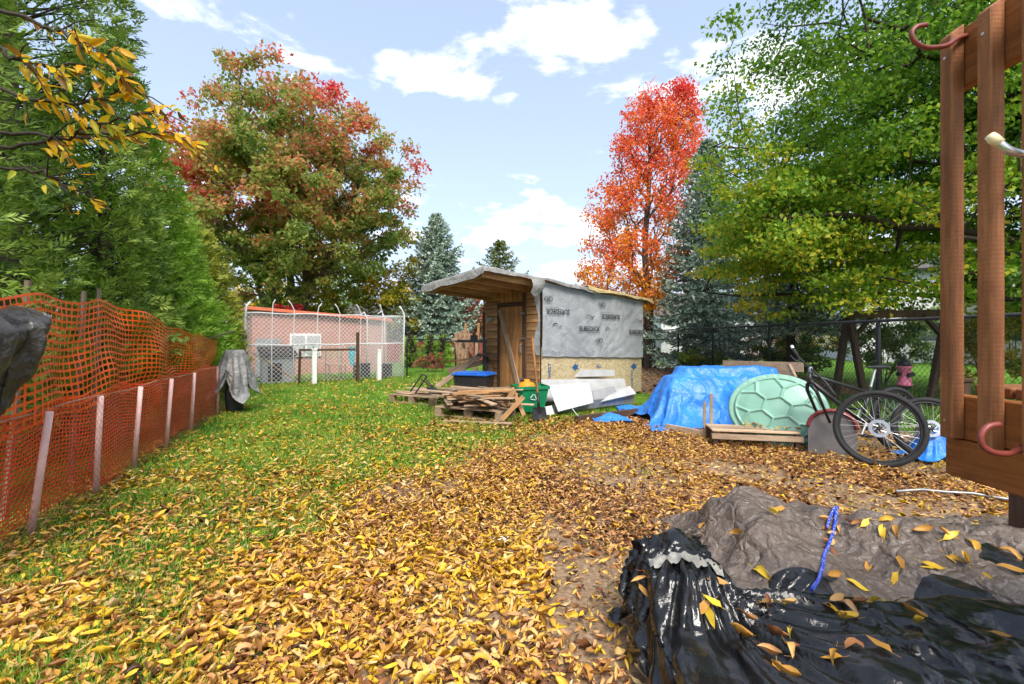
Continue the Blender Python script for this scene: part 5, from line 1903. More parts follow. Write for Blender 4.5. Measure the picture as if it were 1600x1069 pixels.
def baluster(y, ztop, zbot):
    mb = MB()
    x0, x1, y0, y1 = BX, BX + 0.038, y, y + 0.038
    mb.add([(x0, y0, zbot), (x1, y0, zbot), (x1, y1, zbot), (x0, y1, zbot), (x0, y0, ztop), (x1, y0, ztop + 0.03), (x1, y1, ztop + 0.03), (x0, y1, ztop)],
           [(0, 3, 2, 1), (4, 5, 6, 7), (0, 1, 5, 4), (1, 2, 6, 5), (2, 3, 7, 6), (3, 0, 4, 7)])
    b = obj('baluster', mb, M['treated'], deck, bevel=0.003)
    for zz in (zbot + 0.05, ztop - 0.06):
        obj('screw', MB().tube([(x0 - 0.002, y0 + 0.02, zz), (x0 + 0.004, y0 + 0.02, zz)], 0.004, 8), M['steel'], b)
    return b


baluster(1.30, 2.165, 1.005)
baluster(1.193, 2.165, 0.995)
baluster(1.086, 2.165, 1.0)
baluster(0.979, 2.165, 1.0)
obj('top_rail', MB().box((1.314, 0.95, 2.10), (0.036, 0.80, 0.17)), M['treated_h'], deck, bevel=0.004)
obj('fascia_board', MB().box((1.314, 0.97, 1.066), (0.036, 0.78, 0.126)), M['treated_h'], deck, bevel=0.004)
obj('fascia_board', MB().box((1.311, 0.97, 0.945), (0.036, 0.78, 0.11)), M['treated_h'], deck, bevel=0.004)
obj('corner_post', MB().box((1.38, 1.31, 1.0), (0.09, 0.09, 0.22)), M['treated'], deck, bevel=0.004)
for k in range(7):
    obj('deck_board', MB().box((1.95, 0.64 + k * 0.105, 1.145), (1.22, 0.10, 0.03)), M['treated'], deck, bevel=0.004)
obj('support_post', MB().box((1.60, 0.72, 0.45), (0.09, 0.09, 0.90)), M['treated'], deck)


def px_tube(lst, r, n=10):
    P = np.array([pt(*q) for q in lst])
    t = np.linspace(0, 1, len(P))
    tt = np.linspace(0, 1, len(P) * 4)
    Q = np.stack([np.interp(tt, t, P[:, k]) for k in range(3)], 1)
    for _ in range(3):
        Q[1:-1] = (Q[:-2] + 2 * Q[1:-1] + Q[2:]) / 4
    return Q


h = obj('hook', MB().tube(px_tube([(1512, 55, 1.30), (1495, 60, 1.27), (1480, 73, 1.25), (1446, 76, 1.24), (1428, 66, 1.235), (1423, 51, 1.235), (1432, 41, 1.235), (1448, 39, 1.235)], 0), 0.0062, 10), M['red_vinyl'], deck, smooth=True)
tag(h, 'red coated hook near the top of the outer baluster')
h = obj('hook', MB().tube(px_tube([(1560, 223, 1.10), (1575, 236, 1.09), (1600, 242, 1.09), (1640, 240, 1.12), (1680, 225, 1.16)], 0), 0.0095, 10), M['steel'], deck, smooth=True)
tag(h, 'bare metal hook with cream tip')
obj('tip', MB().tube([pt(1546, 212, 1.11), pt(1552, 217, 1.105), pt(1562, 225, 1.10)], [0.0105, 0.0125, 0.012], 10), M['cream_vinyl'], h, smooth=True)
h = obj('hook', MB().tube(px_tube([(1562, 663, 1.10), (1543, 665, 1.10), (1531, 680, 1.10), (1534, 698, 1.10), (1552, 708, 1.10), (1580, 710, 1.11), (1600, 696, 1.14), (1625, 680, 1.17)], 0), 0.0070, 10), M['red_vinyl'], deck, smooth=True)
tag(h, 'red coated hook at the foot of the inner baluster')
for lb, px, py in (('dark timber post standing behind the bicycle by the railing', 1501, 745), ('dark timber post standing behind the brown tarp at right edge', 1604, 905)):
    b = gp(px, py)
    mb = MB()
    mb.box((b[0], b[1], 0.44), (0.10, 0.10, 0.88), rz=0.2)
    mb.box((b[0], b[1], 0.895), (0.13, 0.13, 0.03), rz=0.2)
    solo('timber_post', lb, 'post', mb, M['darkwood'], b, 'timber posts by the railing', bevel=0.005)

# ------------------------------------------------------------------ bicycle, loose wheel and lid


def wheel(t, c, nrm, Rw, tyre_w=0.026, disc=True, spokes=32):
    c, n = np.asarray(c, float), np.asarray(nrm, float)
    n = n / np.linalg.norm(n)
    up = np.array([0, 0, 1.0]) - n * n[2]
    up /= np.linalg.norm(up)
    sd = np.cross(up, n)
    circ = lambda r, k, o=0.0: np.array([c + n * o + r * (math.cos(q) * sd + math.sin(q) * up) for q in np.arange(k) * 2 * np.pi / k])
    ty = obj('tyre', MB().tube(circ(Rw - tyre_w, 56), tyre_w, 10, closed=True), M['rubber'], t, smooth=True)
    mb = MB()
    for q in np.arange(96) * 2 * np.pi / 96:
        for o in (-0.013, 0.0, 0.013):
            qq = q + (o * 2.2)
            p = c + n * o + (Rw - 0.004 - abs(o) * 0.25) * (math.cos(qq) * sd + math.sin(qq) * up)
            r_ = math.cos(qq) * sd + math.sin(qq) * up
            mb.box(p, (0.010, 0.012, 0.009), M=np.stack([np.cross(n, r_), r_, n], 1))
    tag(obj('tread', mb, M['rubber'], ty), kind='stuff')
    obj('rim', MB().tube(circ(Rw - 2 * tyre_w - 0.004, 56), 0.012, 8, closed=True), M['black_metal'], t, smooth=True)
    obj('hub', MB().tube([c - n * 0.05, c - n * 0.045, c - n * 0.03, c + n * 0.03, c + n * 0.045, c + n * 0.05], [0.012, 0.028, 0.018, 0.018, 0.028, 0.012], 12), M['black_metal'], t, smooth=True)
    A, B = [], []
    for k in range(spokes):
        q = k * 2 * np.pi / spokes
        s = 1 if k % 2 else -1
        q2 = q + s * 0.9 * (1 if k % 4 < 2 else -1)
        A.append(c + n * 0.035 * s + 0.026 * (math.cos(q2) * sd + math.sin(q2) * up))
        B.append(c + (Rw - 2 * tyre_w - 0.012) * (math.cos(q) * sd + math.sin(q) * up))
    V, F = segs(A, B, 0.0017, None, 4)
    tag(npobj('spokes', V, F, M['steel'], t), kind='stuff')
    if disc:
        mb = MB()
        r0, r1, k = 0.055, 0.085, 48
        o = 0.052
        ci, co_ = circ(r0, k, o), circ(r1, k, o)
        mb.add(np.concatenate([ci, co_, ci - n * 0.003, co_ - n * 0.003]), [(i, (i + 1) % k, k + (i + 1) % k, k + i) for i in range(k)] + [(2 * k + i, 3 * k + i, 3 * k + (i + 1) % k, 2 * k + (i + 1) % k) for i in range(k)] + [(k + i, k + (i + 1) % k, 3 * k + (i + 1) % k, 3 * k + i) for i in range(k)])
        dsc = obj('brake_disc', mb, M['steel'], t)
        mb = MB()
        for q in np.arange(6) * np.pi / 3:
            mb.tube([c + n * o + 0.022 * (math.cos(q) * sd + math.sin(q) * up), c + n * (o - 0.001) + 0.058 * (math.cos(q + 0.5) * sd + math.sin(q + 0.5) * up)], 0.006, 6)
        obj('disc_arms', mb, M['steel'], dsc)


wc = pt(1373, 668, 4.5)
wc[2] = 0.385
t = thing('bicycle_wheel', 'loose black bicycle wheel with disc rotor leaning before the bicycle', 'wheel', (wc[0], wc[1], 0))
wheel(t, wc, (-0.55, -0.80, 0.16), 0.375)

bu = np.array([0.977, 0.212, 0.0])
bn = np.array([-0.212, 0.977, 0.0])
b0 = pt(1272, 590, 4.95)
b0[2] = 0.0


def BK(s, z, o=0.0):
    return b0 + bu * s + bn * (o + 0.10 * (z - 0.4)) + np.array([0, 0, z])


bike = thing('bicycle', 'black mountain bicycle without front wheel leaning on the wire fence', 'bicycle', BK(0.6, 0))
fr_ = MB()
fr_.tube([BK(0.0, 0.90), BK(-0.03, 0.77)], 0.024, 10)
fr_.tube([BK(-0.02, 0.81), BK(0.60, 0.36)], [0.026, 0.024], 10)
fr_.tube([BK(0.0, 0.87), BK(0.76, 0.66)], [0.021, 0.018], 10)
fr_.tube([BK(0.62, 0.33), BK(0.80, 0.72)], 0.018, 10)
for s in (-1, 1):
    fr_.tube([BK(0.62, 0.34, 0.03 * s), BK(1.12, 0.36, 0.06 * s)], 0.011, 8)
    fr_.tube([BK(0.78, 0.66, 0.02 * s), BK(1.12, 0.36, 0.06 * s)], 0.009, 8)
obj('frame', fr_, M['black_metal'], bike, smooth=True)
fk = MB()
for s in (-1, 1):
    fk.tube([BK(-0.03, 0.77, 0.02 * s), BK(0.0, 0.70, 0.06 * s), BK(0.14, 0.36, 0.06 * s)], [0.02, 0.018, 0.013], 8)
obj('fork', fk, M['black_metal'], bike, smooth=True)
bar = obj('handlebar', MB().tube([BK(0.02, 0.68, -0.26), BK(0.02, 0.80, -0.17), BK(0.0, 0.93, -0.03), BK(0.0, 0.96, 0.02), BK(0.0, 1.06, 0.14), BK(0.01, 1.16, 0.22)], 0.0115, 8), M['black_metal'], bike, smooth=True)
obj('grip', MB().tube([BK(0.0, 1.06, 0.14), BK(0.01, 1.155, 0.216)], 0.017, 10), M['rubber'], bar, smooth=True)
obj('grip', MB().tube([BK(0.02, 0.68, -0.26), BK(0.02, 0.77, -0.19)], 0.017, 10), M['rubber'], bar, smooth=True)
obj('brake_lever', MB().tube([BK(0.0, 1.03, 0.11), BK(-0.06, 1.02, 0.12), BK(-0.08, 1.08, 0.17)], 0.007, 6), M['black_metal'], bar)
obj('bar_end', MB().tube([BK(0.01, 1.156, 0.217), BK(0.012, 1.185, 0.235)], 0.016, 8), M['white_paint'], bar)
obj('stem', MB().tube([BK(0.0, 0.90), BK(0.0, 0.94), BK(-0.005, 0.945, -0.02)], 0.02, 8), M['alu'], bike)
obj('seat_post', MB().tube([BK(0.79, 0.70), BK(0.885, 0.92)], 0.014, 8), M['alu'], bike)
mb = MB()
prof = [(-0.13, 0.020, 0.012), (-0.06, 0.028, 0.018), (0.02, 0.05, 0.024), (0.09, 0.075, 0.03), (0.14, 0.07, 0.028), (0.16, 0.03, 0.012)]
ringV, n8 = [], 10
for s, w, hh in prof:
    for q in np.arange(n8) * 2 * np.pi / n8:
        ringV.append(BK(0.89 + s, 0.945 + hh * math.sin(q) + 0.1 * max(0, s - 0.08), w * math.cos(q)))
FF = [(i * n8 + q, i * n8 + (q + 1) % n8, (i + 1) * n8 + (q + 1) % n8, (i + 1) * n8 + q) for i in range(5) for q in range(n8)] + [tuple(range(n8))[::-1], tuple(50 + q for q in range(n8))]
mb.add(ringV, FF)
obj('saddle', mb, M['black_plastic'], bike, smooth=True, subsurf=1)
obj('crank', MB().tube([BK(0.62, 0.34, -0.06), BK(0.52, 0.22, -0.08)], 0.012, 8), M['alu'], bike)
obj('crank', MB().tube([BK(0.62, 0.34, 0.06), BK(0.72, 0.46, 0.08)], 0.012, 8), M['alu'], bike)
obj('chainring', MB().lathe([(0.05, 0), (0.085, 0), (0.085, 0.006), (0.05, 0.006), (0.05, 0)], BK(0.62, 0.34, -0.05), 28, M=np.stack([bu, ZA, -bn], 1)), M['black_metal'], bike)
for o, s in ((0.10, 1), (-0.10, -1)):
    obj('pedal', MB().box(BK(0.62 + 0.10 * s, 0.34 + 0.12 * s, o * 1.35), (0.09, 0.09, 0.02), rz=0.3), M['black_plastic'], bike)
rw = thing('rear', None, None)
bpy.data.objects.remove(rw)
wh = bpy.data.objects.new('wheel', None)
COL.objects.link(wh)
wh.parent = bike
wh.location = Vector(BK(1.12, 0.36)) - Vector(bike.location)
wheel(wh, BK(1.12, 0.36), -bn + np.array([0, 0, 0.1]), 0.36, disc=False)

# scooter wheel and blue tarp scrap at the foot of the fence
wc2 = pt(1452, 676, 4.75)
wc2[2] = 0.33
t = thing('bicycle_wheel', 'second loose black bicycle wheel beside the railing post', 'wheel', (wc2[0], wc2[1], 0))
wheel(t, wc2, (-0.35, -0.9, 0.22), 0.33, disc=True)


def crumple(label, c, rx, ry, h, mat, seed, name='tarp_scrap', cat='tarp'):
    P, F = drape(c[0] - rx, c[0] + rx, c[1] - ry, c[1] + ry, 34, 30, lambda x, y: bump2(x, y, c[0], c[1], h, rx * 0.5, ry * 0.5) + 0.06 * fbm(x * 9, y * 9, seed, 2), 70, 6, 1.12, seed, 0.7)
    return tag(npobj(name, P.reshape(-1, 3), F, mat, smooth=True, loc=(c[0], c[1], 0), subsurf=1), label, cat)


q = gp(1472, 722)
crumple('crumpled blue tarp scrap by the second wheel and railing', (q[0], q[1] + 0.1), 0.3, 0.25, 0.33, M['blue_tarp'], 31)
q = gp(955, 658)
crumple('small crumpled blue tarp scrap between siding and blue heap', (q[0], q[1]), 0.27, 0.22, 0.10, M['blue_tarp'], 32)

# oval mint lid leaning on the low stand
lidn = np.array([-0.46, -0.80, 0.36])
lidn /= np.linalg.norm(lidn)
lu = np.array([0, 0, 1.0]) - lidn * lidn[2]
lu /= np.linalg.norm(lu)
ls = np.cross(lu, lidn)
lc0 = pt(1214, 640, 5.5)
nr, nt = 70, 180
rr, tt = np.meshgrid(np.linspace(0, 1, nr), np.arange(nt) * 2 * np.pi / nt, indexing='ij')
ux, uy = rr * np.cos(tt), rr * np.sin(tt)
A6 = np.arange(6) * np.pi / 3 + 0.28


def seg_d(x, y, a, b):
    ax, ay, bx, by = *a, *b
    L2 = (bx - ax) ** 2 + (by - ay) ** 2
    t = np.clip(((x - ax) * (bx - ax) + (y - ay) * (by - ay)) / L2, 0, 1)
    return np.hypot(x - ax - t * (bx - ax), y - ay - t * (by - ay))


dmin = np.full(rr.shape, 9.0)
hexp = [(0.30 * math.cos(a), 0.30 * math.sin(a)) for a in A6]
for k in range(6):
    dmin = np.minimum(dmin, seg_d(ux, uy, hexp[k], hexp[(k + 1) % 6]))
    a = A6[k]
    m1 = (0.56 * math.cos(a), 0.56 * math.sin(a))
    dmin = np.minimum(dmin, seg_d(ux, uy, hexp[k], m1))
    for da in (-0.27, 0.27):
        dmin = np.minimum(dmin, seg_d(ux, uy, m1, (0.82 * math.cos(a + da), 0.82 * math.sin(a + da))))
dmin = np.minimum(dmin, np.abs(rr - 0.835))
prof = np.interp(rr, [0, 0.3, 0.6, 0.83, 0.86, 0.95, 0.975, 1.0], [0.105, 0.098, 0.075, 0.04, 0.022, 0.018, 0.012, -0.03])
ridge = 0.020 * (1 - smooth01(0.012, 0.035, dmin)) * (rr < 0.86)
tick = np.abs(((tt * 26 / (2 * np.pi)) % 1) - 0.5) < 0.05
prof = prof + ridge - 0.006 * tick * (rr > 0.87) * (rr < 0.95)
P = lc0 + (ux * 0.54)[..., None] * ls + (uy * 0.455)[..., None] * lu + prof[..., None] * lidn
i = np.arange(nr * nt).reshape(nr, nt)
F = np.stack([i[:-1], i[1:], np.roll(i, -1, 1)[1:], np.roll(i, -1, 1)[:-1]], -1).reshape(-1, 4)
lid = tag(npobj('sandbox_lid', P.reshape(-1, 3), F, M['mint'], smooth=True, loc=(lc0[0], lc0[1], 0)), 'oval mint green sandbox lid with hexagon ridges leaning upright', 'lid')
m_ = lid.modifiers.new('s', 'SOLIDIFY')
m_.thickness = 0.006

# low slatted stand in front of it
sc0 = gp(1117, 698)
su = np.array([0.982, -0.19, 0.0])
sv = np.array([0.19, 0.982, 0.0])
stand = thing('slatted_stand', 'low weathered slatted wooden stand holding leaves before the lid', 'stand', sc0)
SP = lambda a, b, z: sc0 + su * a + sv * b + ZA * z
for a in (0.0, 0.88):
    for b in (0.0, 0.34):
        obj('leg', MB().box(SP(a, b, 0.09), (0.05, 0.05, 0.18), rz=-0.19), M['darkwood'], stand)
for b in (-0.035, 0.375):
    obj('rail', MB().plank(SP(-0.04, b, 0.13), SP(0.93, b, 0.13), 0.02, 0.06), M['oldwood'], stand)
for k in range(4):
    obj('slat', MB().plank(SP(-0.03, 0.03 + k * 0.095, 0.192), SP(0.91, 0.03 + k * 0.095, 0.192), 0.08, 0.018), M['oldwood'], stand)
for a, b, hh in ((-0.03, 0.40, 0.42), (0.05, 0.40, 0.52)):
    obj('upright', MB().box(SP(a, b, hh / 2 + 0.05), (0.035, 0.025, hh), rz=-0.19), M['oldwood'], stand)
for k in range(26):
    p = SP(rg.uniform(0.35, 0.9), rg.uniform(0.0, 0.3), 0.208 + rg.uniform(0, 0.03))
    put_leaf(p, (0, 0, 1), rg.uniform(0.05, 0.085), 'leaf_brown_one' if k % 2 else 'leaf_yellow_one', 'brown leaf lying on the low slatted stand' if k % 2 else 'yellow leaf lying on the low slatted stand', 'brown leaves on the stand' if k % 2 else 'yellow leaves on the stand')

# grey toy panel with a red arched rim behind the wheel
tp0 = pt(1300, 690, 4.95)
tp0[2] = 0
t = thing('toy_box', 'grey panel with red arched rim between lid and wheel', 'panel', tp0)
arc = [(-0.22, 0.0), (-0.22, 0.30)] + [(-0.22 * math.cos(q), 0.30 + 0.19 * math.sin(q)) for q in np.linspace(0.1, math.pi - 0.1, 12)] + [(0.22, 0.30), (0.22, 0.0)]
tu, tv_ = np.array([0.86, -0.5, 0]), np.array([0.5, 0.86, 0])
f3 = np.array([tp0 + tu * a + ZA * b for a, b in arc])
mb = MB()
n_ = len(arc)
mb.add(np.concatenate([f3, f3 + tv_ * 0.10]), [tuple(range(n_))[::-1], tuple(range(n_, 2 * n_))] + [(k, (k + 1) % n_, n_ + (k + 1) % n_, n_ + k) for k in range(n_)])
obj('panel', mb, mat_plain('grey_panel', (0.17, 0.16, 0.16), 0.7), t)
obj('rim', MB().tube(f3[1:-1] - tv_ * 0.005, 0.02, 8), mat_plain('faded_red', srgb(128, 52, 56), 0.6), t, smooth=True)
# grey planks stacked behind the blue heap and boards edging the bed
for k, (lb, a, b, w) in enumerate((('long grey plank lying behind the blue tarp heap', (1130, 570, 8.6), (1255, 574, 7.6), 0.16), ('grey plank edging the soil before the blue tarp', None, None, 0.1), ('brown plank leaning behind the lid', (1232, 570, 7.0), (1242, 590, 6.9), 0.05))):
    if a is None:
        p, q = gp(1040, 668, 0.05), gp(1122, 684, 0.05)
        solo('plank', lb, 'plank', MB().plank(p, q, 0.04, 0.10), M['oldwood'], p)
    else:
        p, q = pt(*a), pt(*b)
        mb = MB().plank(p, q, 0.05, w)
        ob = solo('plank', lb, 'plank', mb, M['oldwood'], p)
cr = thing('raised_bed', 'weathered timber planter frame behind the blue tarp', 'planter', pt(1190, 640, 7.9) * np.array([1, 1, 0]))
for (x0, y0, x1, y1) in ((3.7, 8.3, 4.7, 7.7), (3.7, 8.3, 4.0, 8.9), (4.7, 7.7, 5.0, 8.3)):
    obj('board', MB().plank((x0, y0, 0.36), (x1, y1, 0.36), 0.035, 0.66), M['oldwood'], cr)

# ------------------------------------------------------------------ clutter before the shed


def pallet(label, c, rz, w=1.15, dpt=1.0):
    t = thing('pallet', label, 'pallet', c, 'pallets before the shed')
    Mz = np.array(Euler((0, 0, rz)).to_matrix())
    W = lambda x, y, z: np.array(c) + Mz @ np.array([x, y, z])
    for k in range(3):
        obj('bottom_board', MB().box(W(0, -dpt / 2 + 0.05 + k * (dpt - 0.1) / 2, 0.02), (w, 0.095, 0.02), rz=rz), M['pallet'], t)
        for j in range(3):
            obj('block', MB().box(W(-w / 2 + 0.06 + j * (w - 0.12) / 2, -dpt / 2 + 0.05 + k * (dpt - 0.1) / 2, 0.078), (0.12, 0.09, 0.092), rz=rz), M['pallet'], t)
    for j in range(3):
        obj('stringer', MB().box(W(-w / 2 + 0.06 + j * (w - 0.12) / 2, 0, 0.135), (0.09, dpt, 0.02), rz=rz), M['pallet'], t)
    for k in range(7):
        obj('deck_board', MB().box(W(0, -dpt / 2 + 0.05 + k * (dpt - 0.1) / 6, 0.156), (w, 0.09 + 0.02 * (k % 2), 0.02), rz=rz), M['pallet'], t)
    return t


pallet('weathered pallet at front carrying the scrap lumber', gp(752, 648), -0.42, 1.2, 0.95)
pallet('weathered pallet at the left end of the lumber pile', gp(668, 627), -0.5, 1.1, 1.0)
rg = np.random.default_rng(320)
c = gp(752, 648)
for k in range(52):
    z = 0.185 + 0.024 * (k // 5) + rg.uniform(0, 0.008)
    L = rg.uniform(0.55, 1.25)
    th = -0.42 + rg.normal(0, 0.5)
    cx, cy = c[0] + rg.normal(0.0, 0.22), c[1] + rg.normal(0, 0.24)
    dx = np.array([math.cos(th), math.sin(th), rg.normal(0, 0.03)])
    dx /= np.linalg.norm(dx)
    sx = np.cross(ZA, dx)
    sx /= np.linalg.norm(sx)
    o = reorient('scrap_board', (L, rg.uniform(0.06, 0.12), 0.02), (cx, cy, z), (dx, sx, np.cross(dx, sx)), M['oldwood'] if k % 4 else M['pine'], None)
    tag(o, 'scrap board stacked on the front pallet', 'board', 'scrap boards on the front pallet')
for k in range(9):
    c2 = gp(668, 627)
    th = -0.5 + rg.normal(0, 0.5)
    dx = np.array([math.cos(th), math.sin(th), 0.0])
    sx = np.cross(ZA, dx)
    o = reorient('scrap_board', (rg.uniform(0.35, 0.8), rg.uniform(0.06, 0.11), 0.02), (c2[0] + rg.normal(0, 0.2), c2[1] + rg.normal(0, 0.2), 0.18 + 0.022 * (k // 3)), (dx, sx, ZA), M['oldwood'], None)
    tag(o, 'scrap board scattered on the left pallet', 'board', 'scrap boards on the left pallet')


def px_board(label, a, b, w, th=0.022, mat='oldwood', up=(0, -1, 0.3), name='scrap_board', cat='board', group=None):
    p, q = pt(*a), pt(*b)
    p[2], q[2] = max(p[2], 0.02), max(q[2], 0.02)
    d = (q - p) / np.linalg.norm(q - p)
    s = np.cross(np.array(up), d)
    s /= np.linalg.norm(s)
    o = reorient(name, (float(np.linalg.norm(q - p)), w, th), (p + q) / 2, (d, s, np.cross(d, s)), M[mat], None)
    return tag(o, label, cat, group)


px_board('tan board leaning against the front of the lumber pile', (784, 656, 6.7), (818, 620, 6.75), 0.07, mat='pine')
px_board('crossed tan board leaning right of the lumber pile', (800, 606, 7.0), (819, 650, 6.8), 0.06, mat='pine')
px_board('short tan board leaning up from the lumber pile', (786, 634, 6.8), (804, 610, 6.9), 0.07, mat='pine')
px_board('long pale board across the top of the lumber pile', (716, 613, 7.3), (803, 610, 7.1), 0.10, 0.035, mat='pine', up=(0, 0, 1))
px_board('dark plank lying on the ground before the pallet', (692, 660, 6.85), (800, 664, 6.65), 0.08, mat='oldwood', up=(0, 0, 1))
px_board('long grey board leaning diagonally up to the workbench', (682, 605, 8.8), (752, 554, 9.2), 0.10, 0.03, mat='oldwood')
px_board('second grey board leaning below the diagonal one', (700, 580, 9.2), (754, 566, 9.1), 0.10, 0.03, mat='oldwood')
px_board('flat tan board lying on the workbench beside the shed', (694, 566, 9.6), (742, 560, 9.4), 0.18, 0.03, mat='pine', up=(0, 0, 1))
px_board('thin brown post standing at the far corner of shed', (756, 590, 9.15), (756, 488, 9.15), 0.05, 0.05, mat='darkwood')
px_board('brown plank leaning against the shed wall under bench', (772, 588, 8.8), (758, 556, 9.0), 0.08, 0.03, mat='darkwood')

# black tote with blue lid
tc = pt(741, 612, 8.0)
trz = -0.35
t = thing('storage_tote', 'black storage tote with bright blue lid before the shed door', 'tote', tc)
mb = MB()
for k in (0,):
    B0, T0 = (0.27, 0.19), (0.31, 0.22)
    Mz = np.array(Euler((0, 0, trz)).to_matrix())
    V = [np.array(tc) + Mz @ np.array([sx * B0[0], sy * B0[1], 0]) for sx, sy in ((-1, -1), (1, -1), (1, 1), (-1, 1))] + [np.array(tc) + Mz @ np.array([sx * T0[0], sy * T0[1], 0.29]) for sx, sy in ((-1, -1), (1, -1), (1, 1), (-1, 1))]
    mb.add(V, [(0, 3, 2, 1), (4, 5, 6, 7), (0, 1, 5, 4), (1, 2, 6, 5), (2, 3, 7, 6), (3, 0, 4, 7)])
body = obj('body', mb, M['black_plastic'], t, bevel=0.015)
for k in range(8):
    x = -0.24 + k * 0.068
    obj('rib', MB().plank(np.array(tc) + Mz @ np.array([x, -0.197, 0.02]), np.array(tc) + Mz @ np.array([x * 1.1, -0.224, 0.26]), 0.012, 0.012, up=(0, 1, 0)), M['black_plastic'], body)
obj('lid', MB().box(np.array(tc) + np.array([0, 0, 0.31]), (0.67, 0.49, 0.035), rz=trz).box(np.array(tc) + np.array([0, 0, 0.335]), (0.56, 0.38, 0.03), rz=trz), M['blue_plastic'], t, bevel=0.01)
sup = np.array([tc[0], tc[1]])
solo('timber_block', 'stack of grey timber under the storage tote', 'timber', MB().box((sup[0], sup[1], tc[2] * 0.25), (0.62, 0.4, tc[2] * 0.5 - 0.01), rz=trz).box((sup[0], sup[1], tc[2] * 0.75), (0.58, 0.42, tc[2] * 0.5 - 0.006), rz=trz), M['oldwood'], (sup[0], sup[1], 0))
crumple('pale plastic bag lying right of the storage tote', (pt(760, 606, 7.5)[0], 7.5), 0.2, 0.17, 0.30, M['membrane'], 41, 'plastic_bag', 'bag')

# folding black dolly
dl = thing('folding_dolly', 'black folding dolly frame lying on the left pallet', 'dolly', pt(670, 612, 8.6))
for a, b in (((641, 612, 8.7), (660, 585, 8.7)), ((649, 615, 8.4), (667, 588, 8.4)), ((660, 585, 8.7), (667, 588, 8.4)), ((658, 592, 8.6), (682, 612, 8.5)), ((664, 592, 8.3), (688, 616, 8.2))):
    obj('tube', MB().tube([pt(*a), pt(*b)], 0.014, 8), M['black_metal'], dl)
obj('plate', MB().sheet([pt(666, 604, 8.3), pt(706, 615, 7.8), pt(702, 620, 7.7), pt(668, 612, 8.2)], 0.02), M['black_plastic'], dl)

# green bin with orange content
gc = gp(828, 650)
gc[1] += 0.25
gc[0] = (828 - CX) / FPX * gc[1]
gc[2] = 0.05
Mz = np.array(Euler((0, 0, 0.25)).to_matrix())
t = thing('recycling_bin', 'green plastic recycling bin between lumber pile and white siding', 'bin', gc)


def frustum(mb, c, b, tp, h, z0=0.0, inner=0.0):
    V = [np.array(c) + Mz @ np.array([sx * b[0], sy * b[1], z0]) for sx, sy in ((-1, -1), (1, -1), (1, 1), (-1, 1))] + [np.array(c) + Mz @ np.array([sx * tp[0], sy * tp[1], z0 + h]) for sx, sy in ((-1, -1), (1, -1), (1, 1), (-1, 1))]
    mb.add(V, [(0, 3, 2, 1), (0, 1, 5, 4), (1, 2, 6, 5), (2, 3, 7, 6), (3, 0, 4, 7)])
    return V


mb = MB()
frustum(mb, gc, (0.19, 0.16), (0.26, 0.22), 0.40)
bo = obj('body', mb, M['green_plastic'], t)
bo.modifiers.new('s', 'SOLIDIFY').thickness = 0.008
mb = MB()
cc = [gc + Mz @ np.array([sx * 0.268, sy * 0.228, 0.40]) for sx, sy in ((-1, -1), (1, -1), (1, 1), (-1, 1))]
for k in range(4):
    mb.plank(cc[k], cc[(k + 1) % 4], 0.02, 0.05)
obj('rim', mb, M['green_plastic'], t)
em = MB()
for k in range(3):
    a0 = math.pi / 2 + k * 2 * np.pi / 3
    a1 = a0 + 2 * np.pi / 3 - 0.35
    f = lambda a: gc + Mz @ np.array([0.055 * math.cos(a), -0.206, 0.24 + 0.055 * math.sin(a)])
    em.tube([f(a0), f(a1)], 0.007, 5)
obj('emblem', em, M['ink_white'], t)
solo('orange_jug', 'orange plastic jug sticking out of the green bin', 'jug', MB().lathe([(0.0, 0.02), (0.10, 0.02), (0.12, 0.06), (0.12, 0.40), (0.09, 0.46), (0.04, 0.48), (0.035, 0.52), (0.0, 0.52)], gc + np.array([-0.05, 0.04, 0.0]), 14, sx=1.25), M['orange_plastic'], gc, smooth=True)

# shovel
sh0, sh1 = pt(832, 528, 7.35), pt(842, 636, 7.05)
t = thing('shovel', 'long handled shovel with black blade leaning on the green bin', 'shovel', pt(843, 655, 7.0))
obj('handle', MB().tube([sh0, (sh0 + sh1) / 2, sh1], [0.017, 0.019, 0.018], 8), M['pine_v'], t, smooth=True)
dsh = (sh1 - sh0) / np.linalg.norm(sh1 - sh0)
obj('socket', MB().tube([sh1 - dsh * 0.22, sh1 + dsh * 0.03], [0.021, 0.024], 8), M['black_metal'], t, smooth=True)
xs = np.array([1, 0.12, 0.0])
bl = [(-0.10, 0.0), (-0.11, 0.16), (-0.06, 0.24), (0, 0.27), (0.06, 0.24), (0.11, 0.16), (0.10, 0.0)]
mb = MB()
fp = [sh1 + xs * a + dsh * b + np.array([0, -0.25 * abs(a), 0]) for a, b in bl] + [sh1 + dsh * 0.12 + np.array([0, 0.02, 0])]
mb.add(fp, [(7, k, (k + 1) % 7) for k in range(7)])
bo = obj('blade', mb, M['black_metal'], t)
bo.modifiers.new('s', 'SOLIDIFY').thickness = 0.004

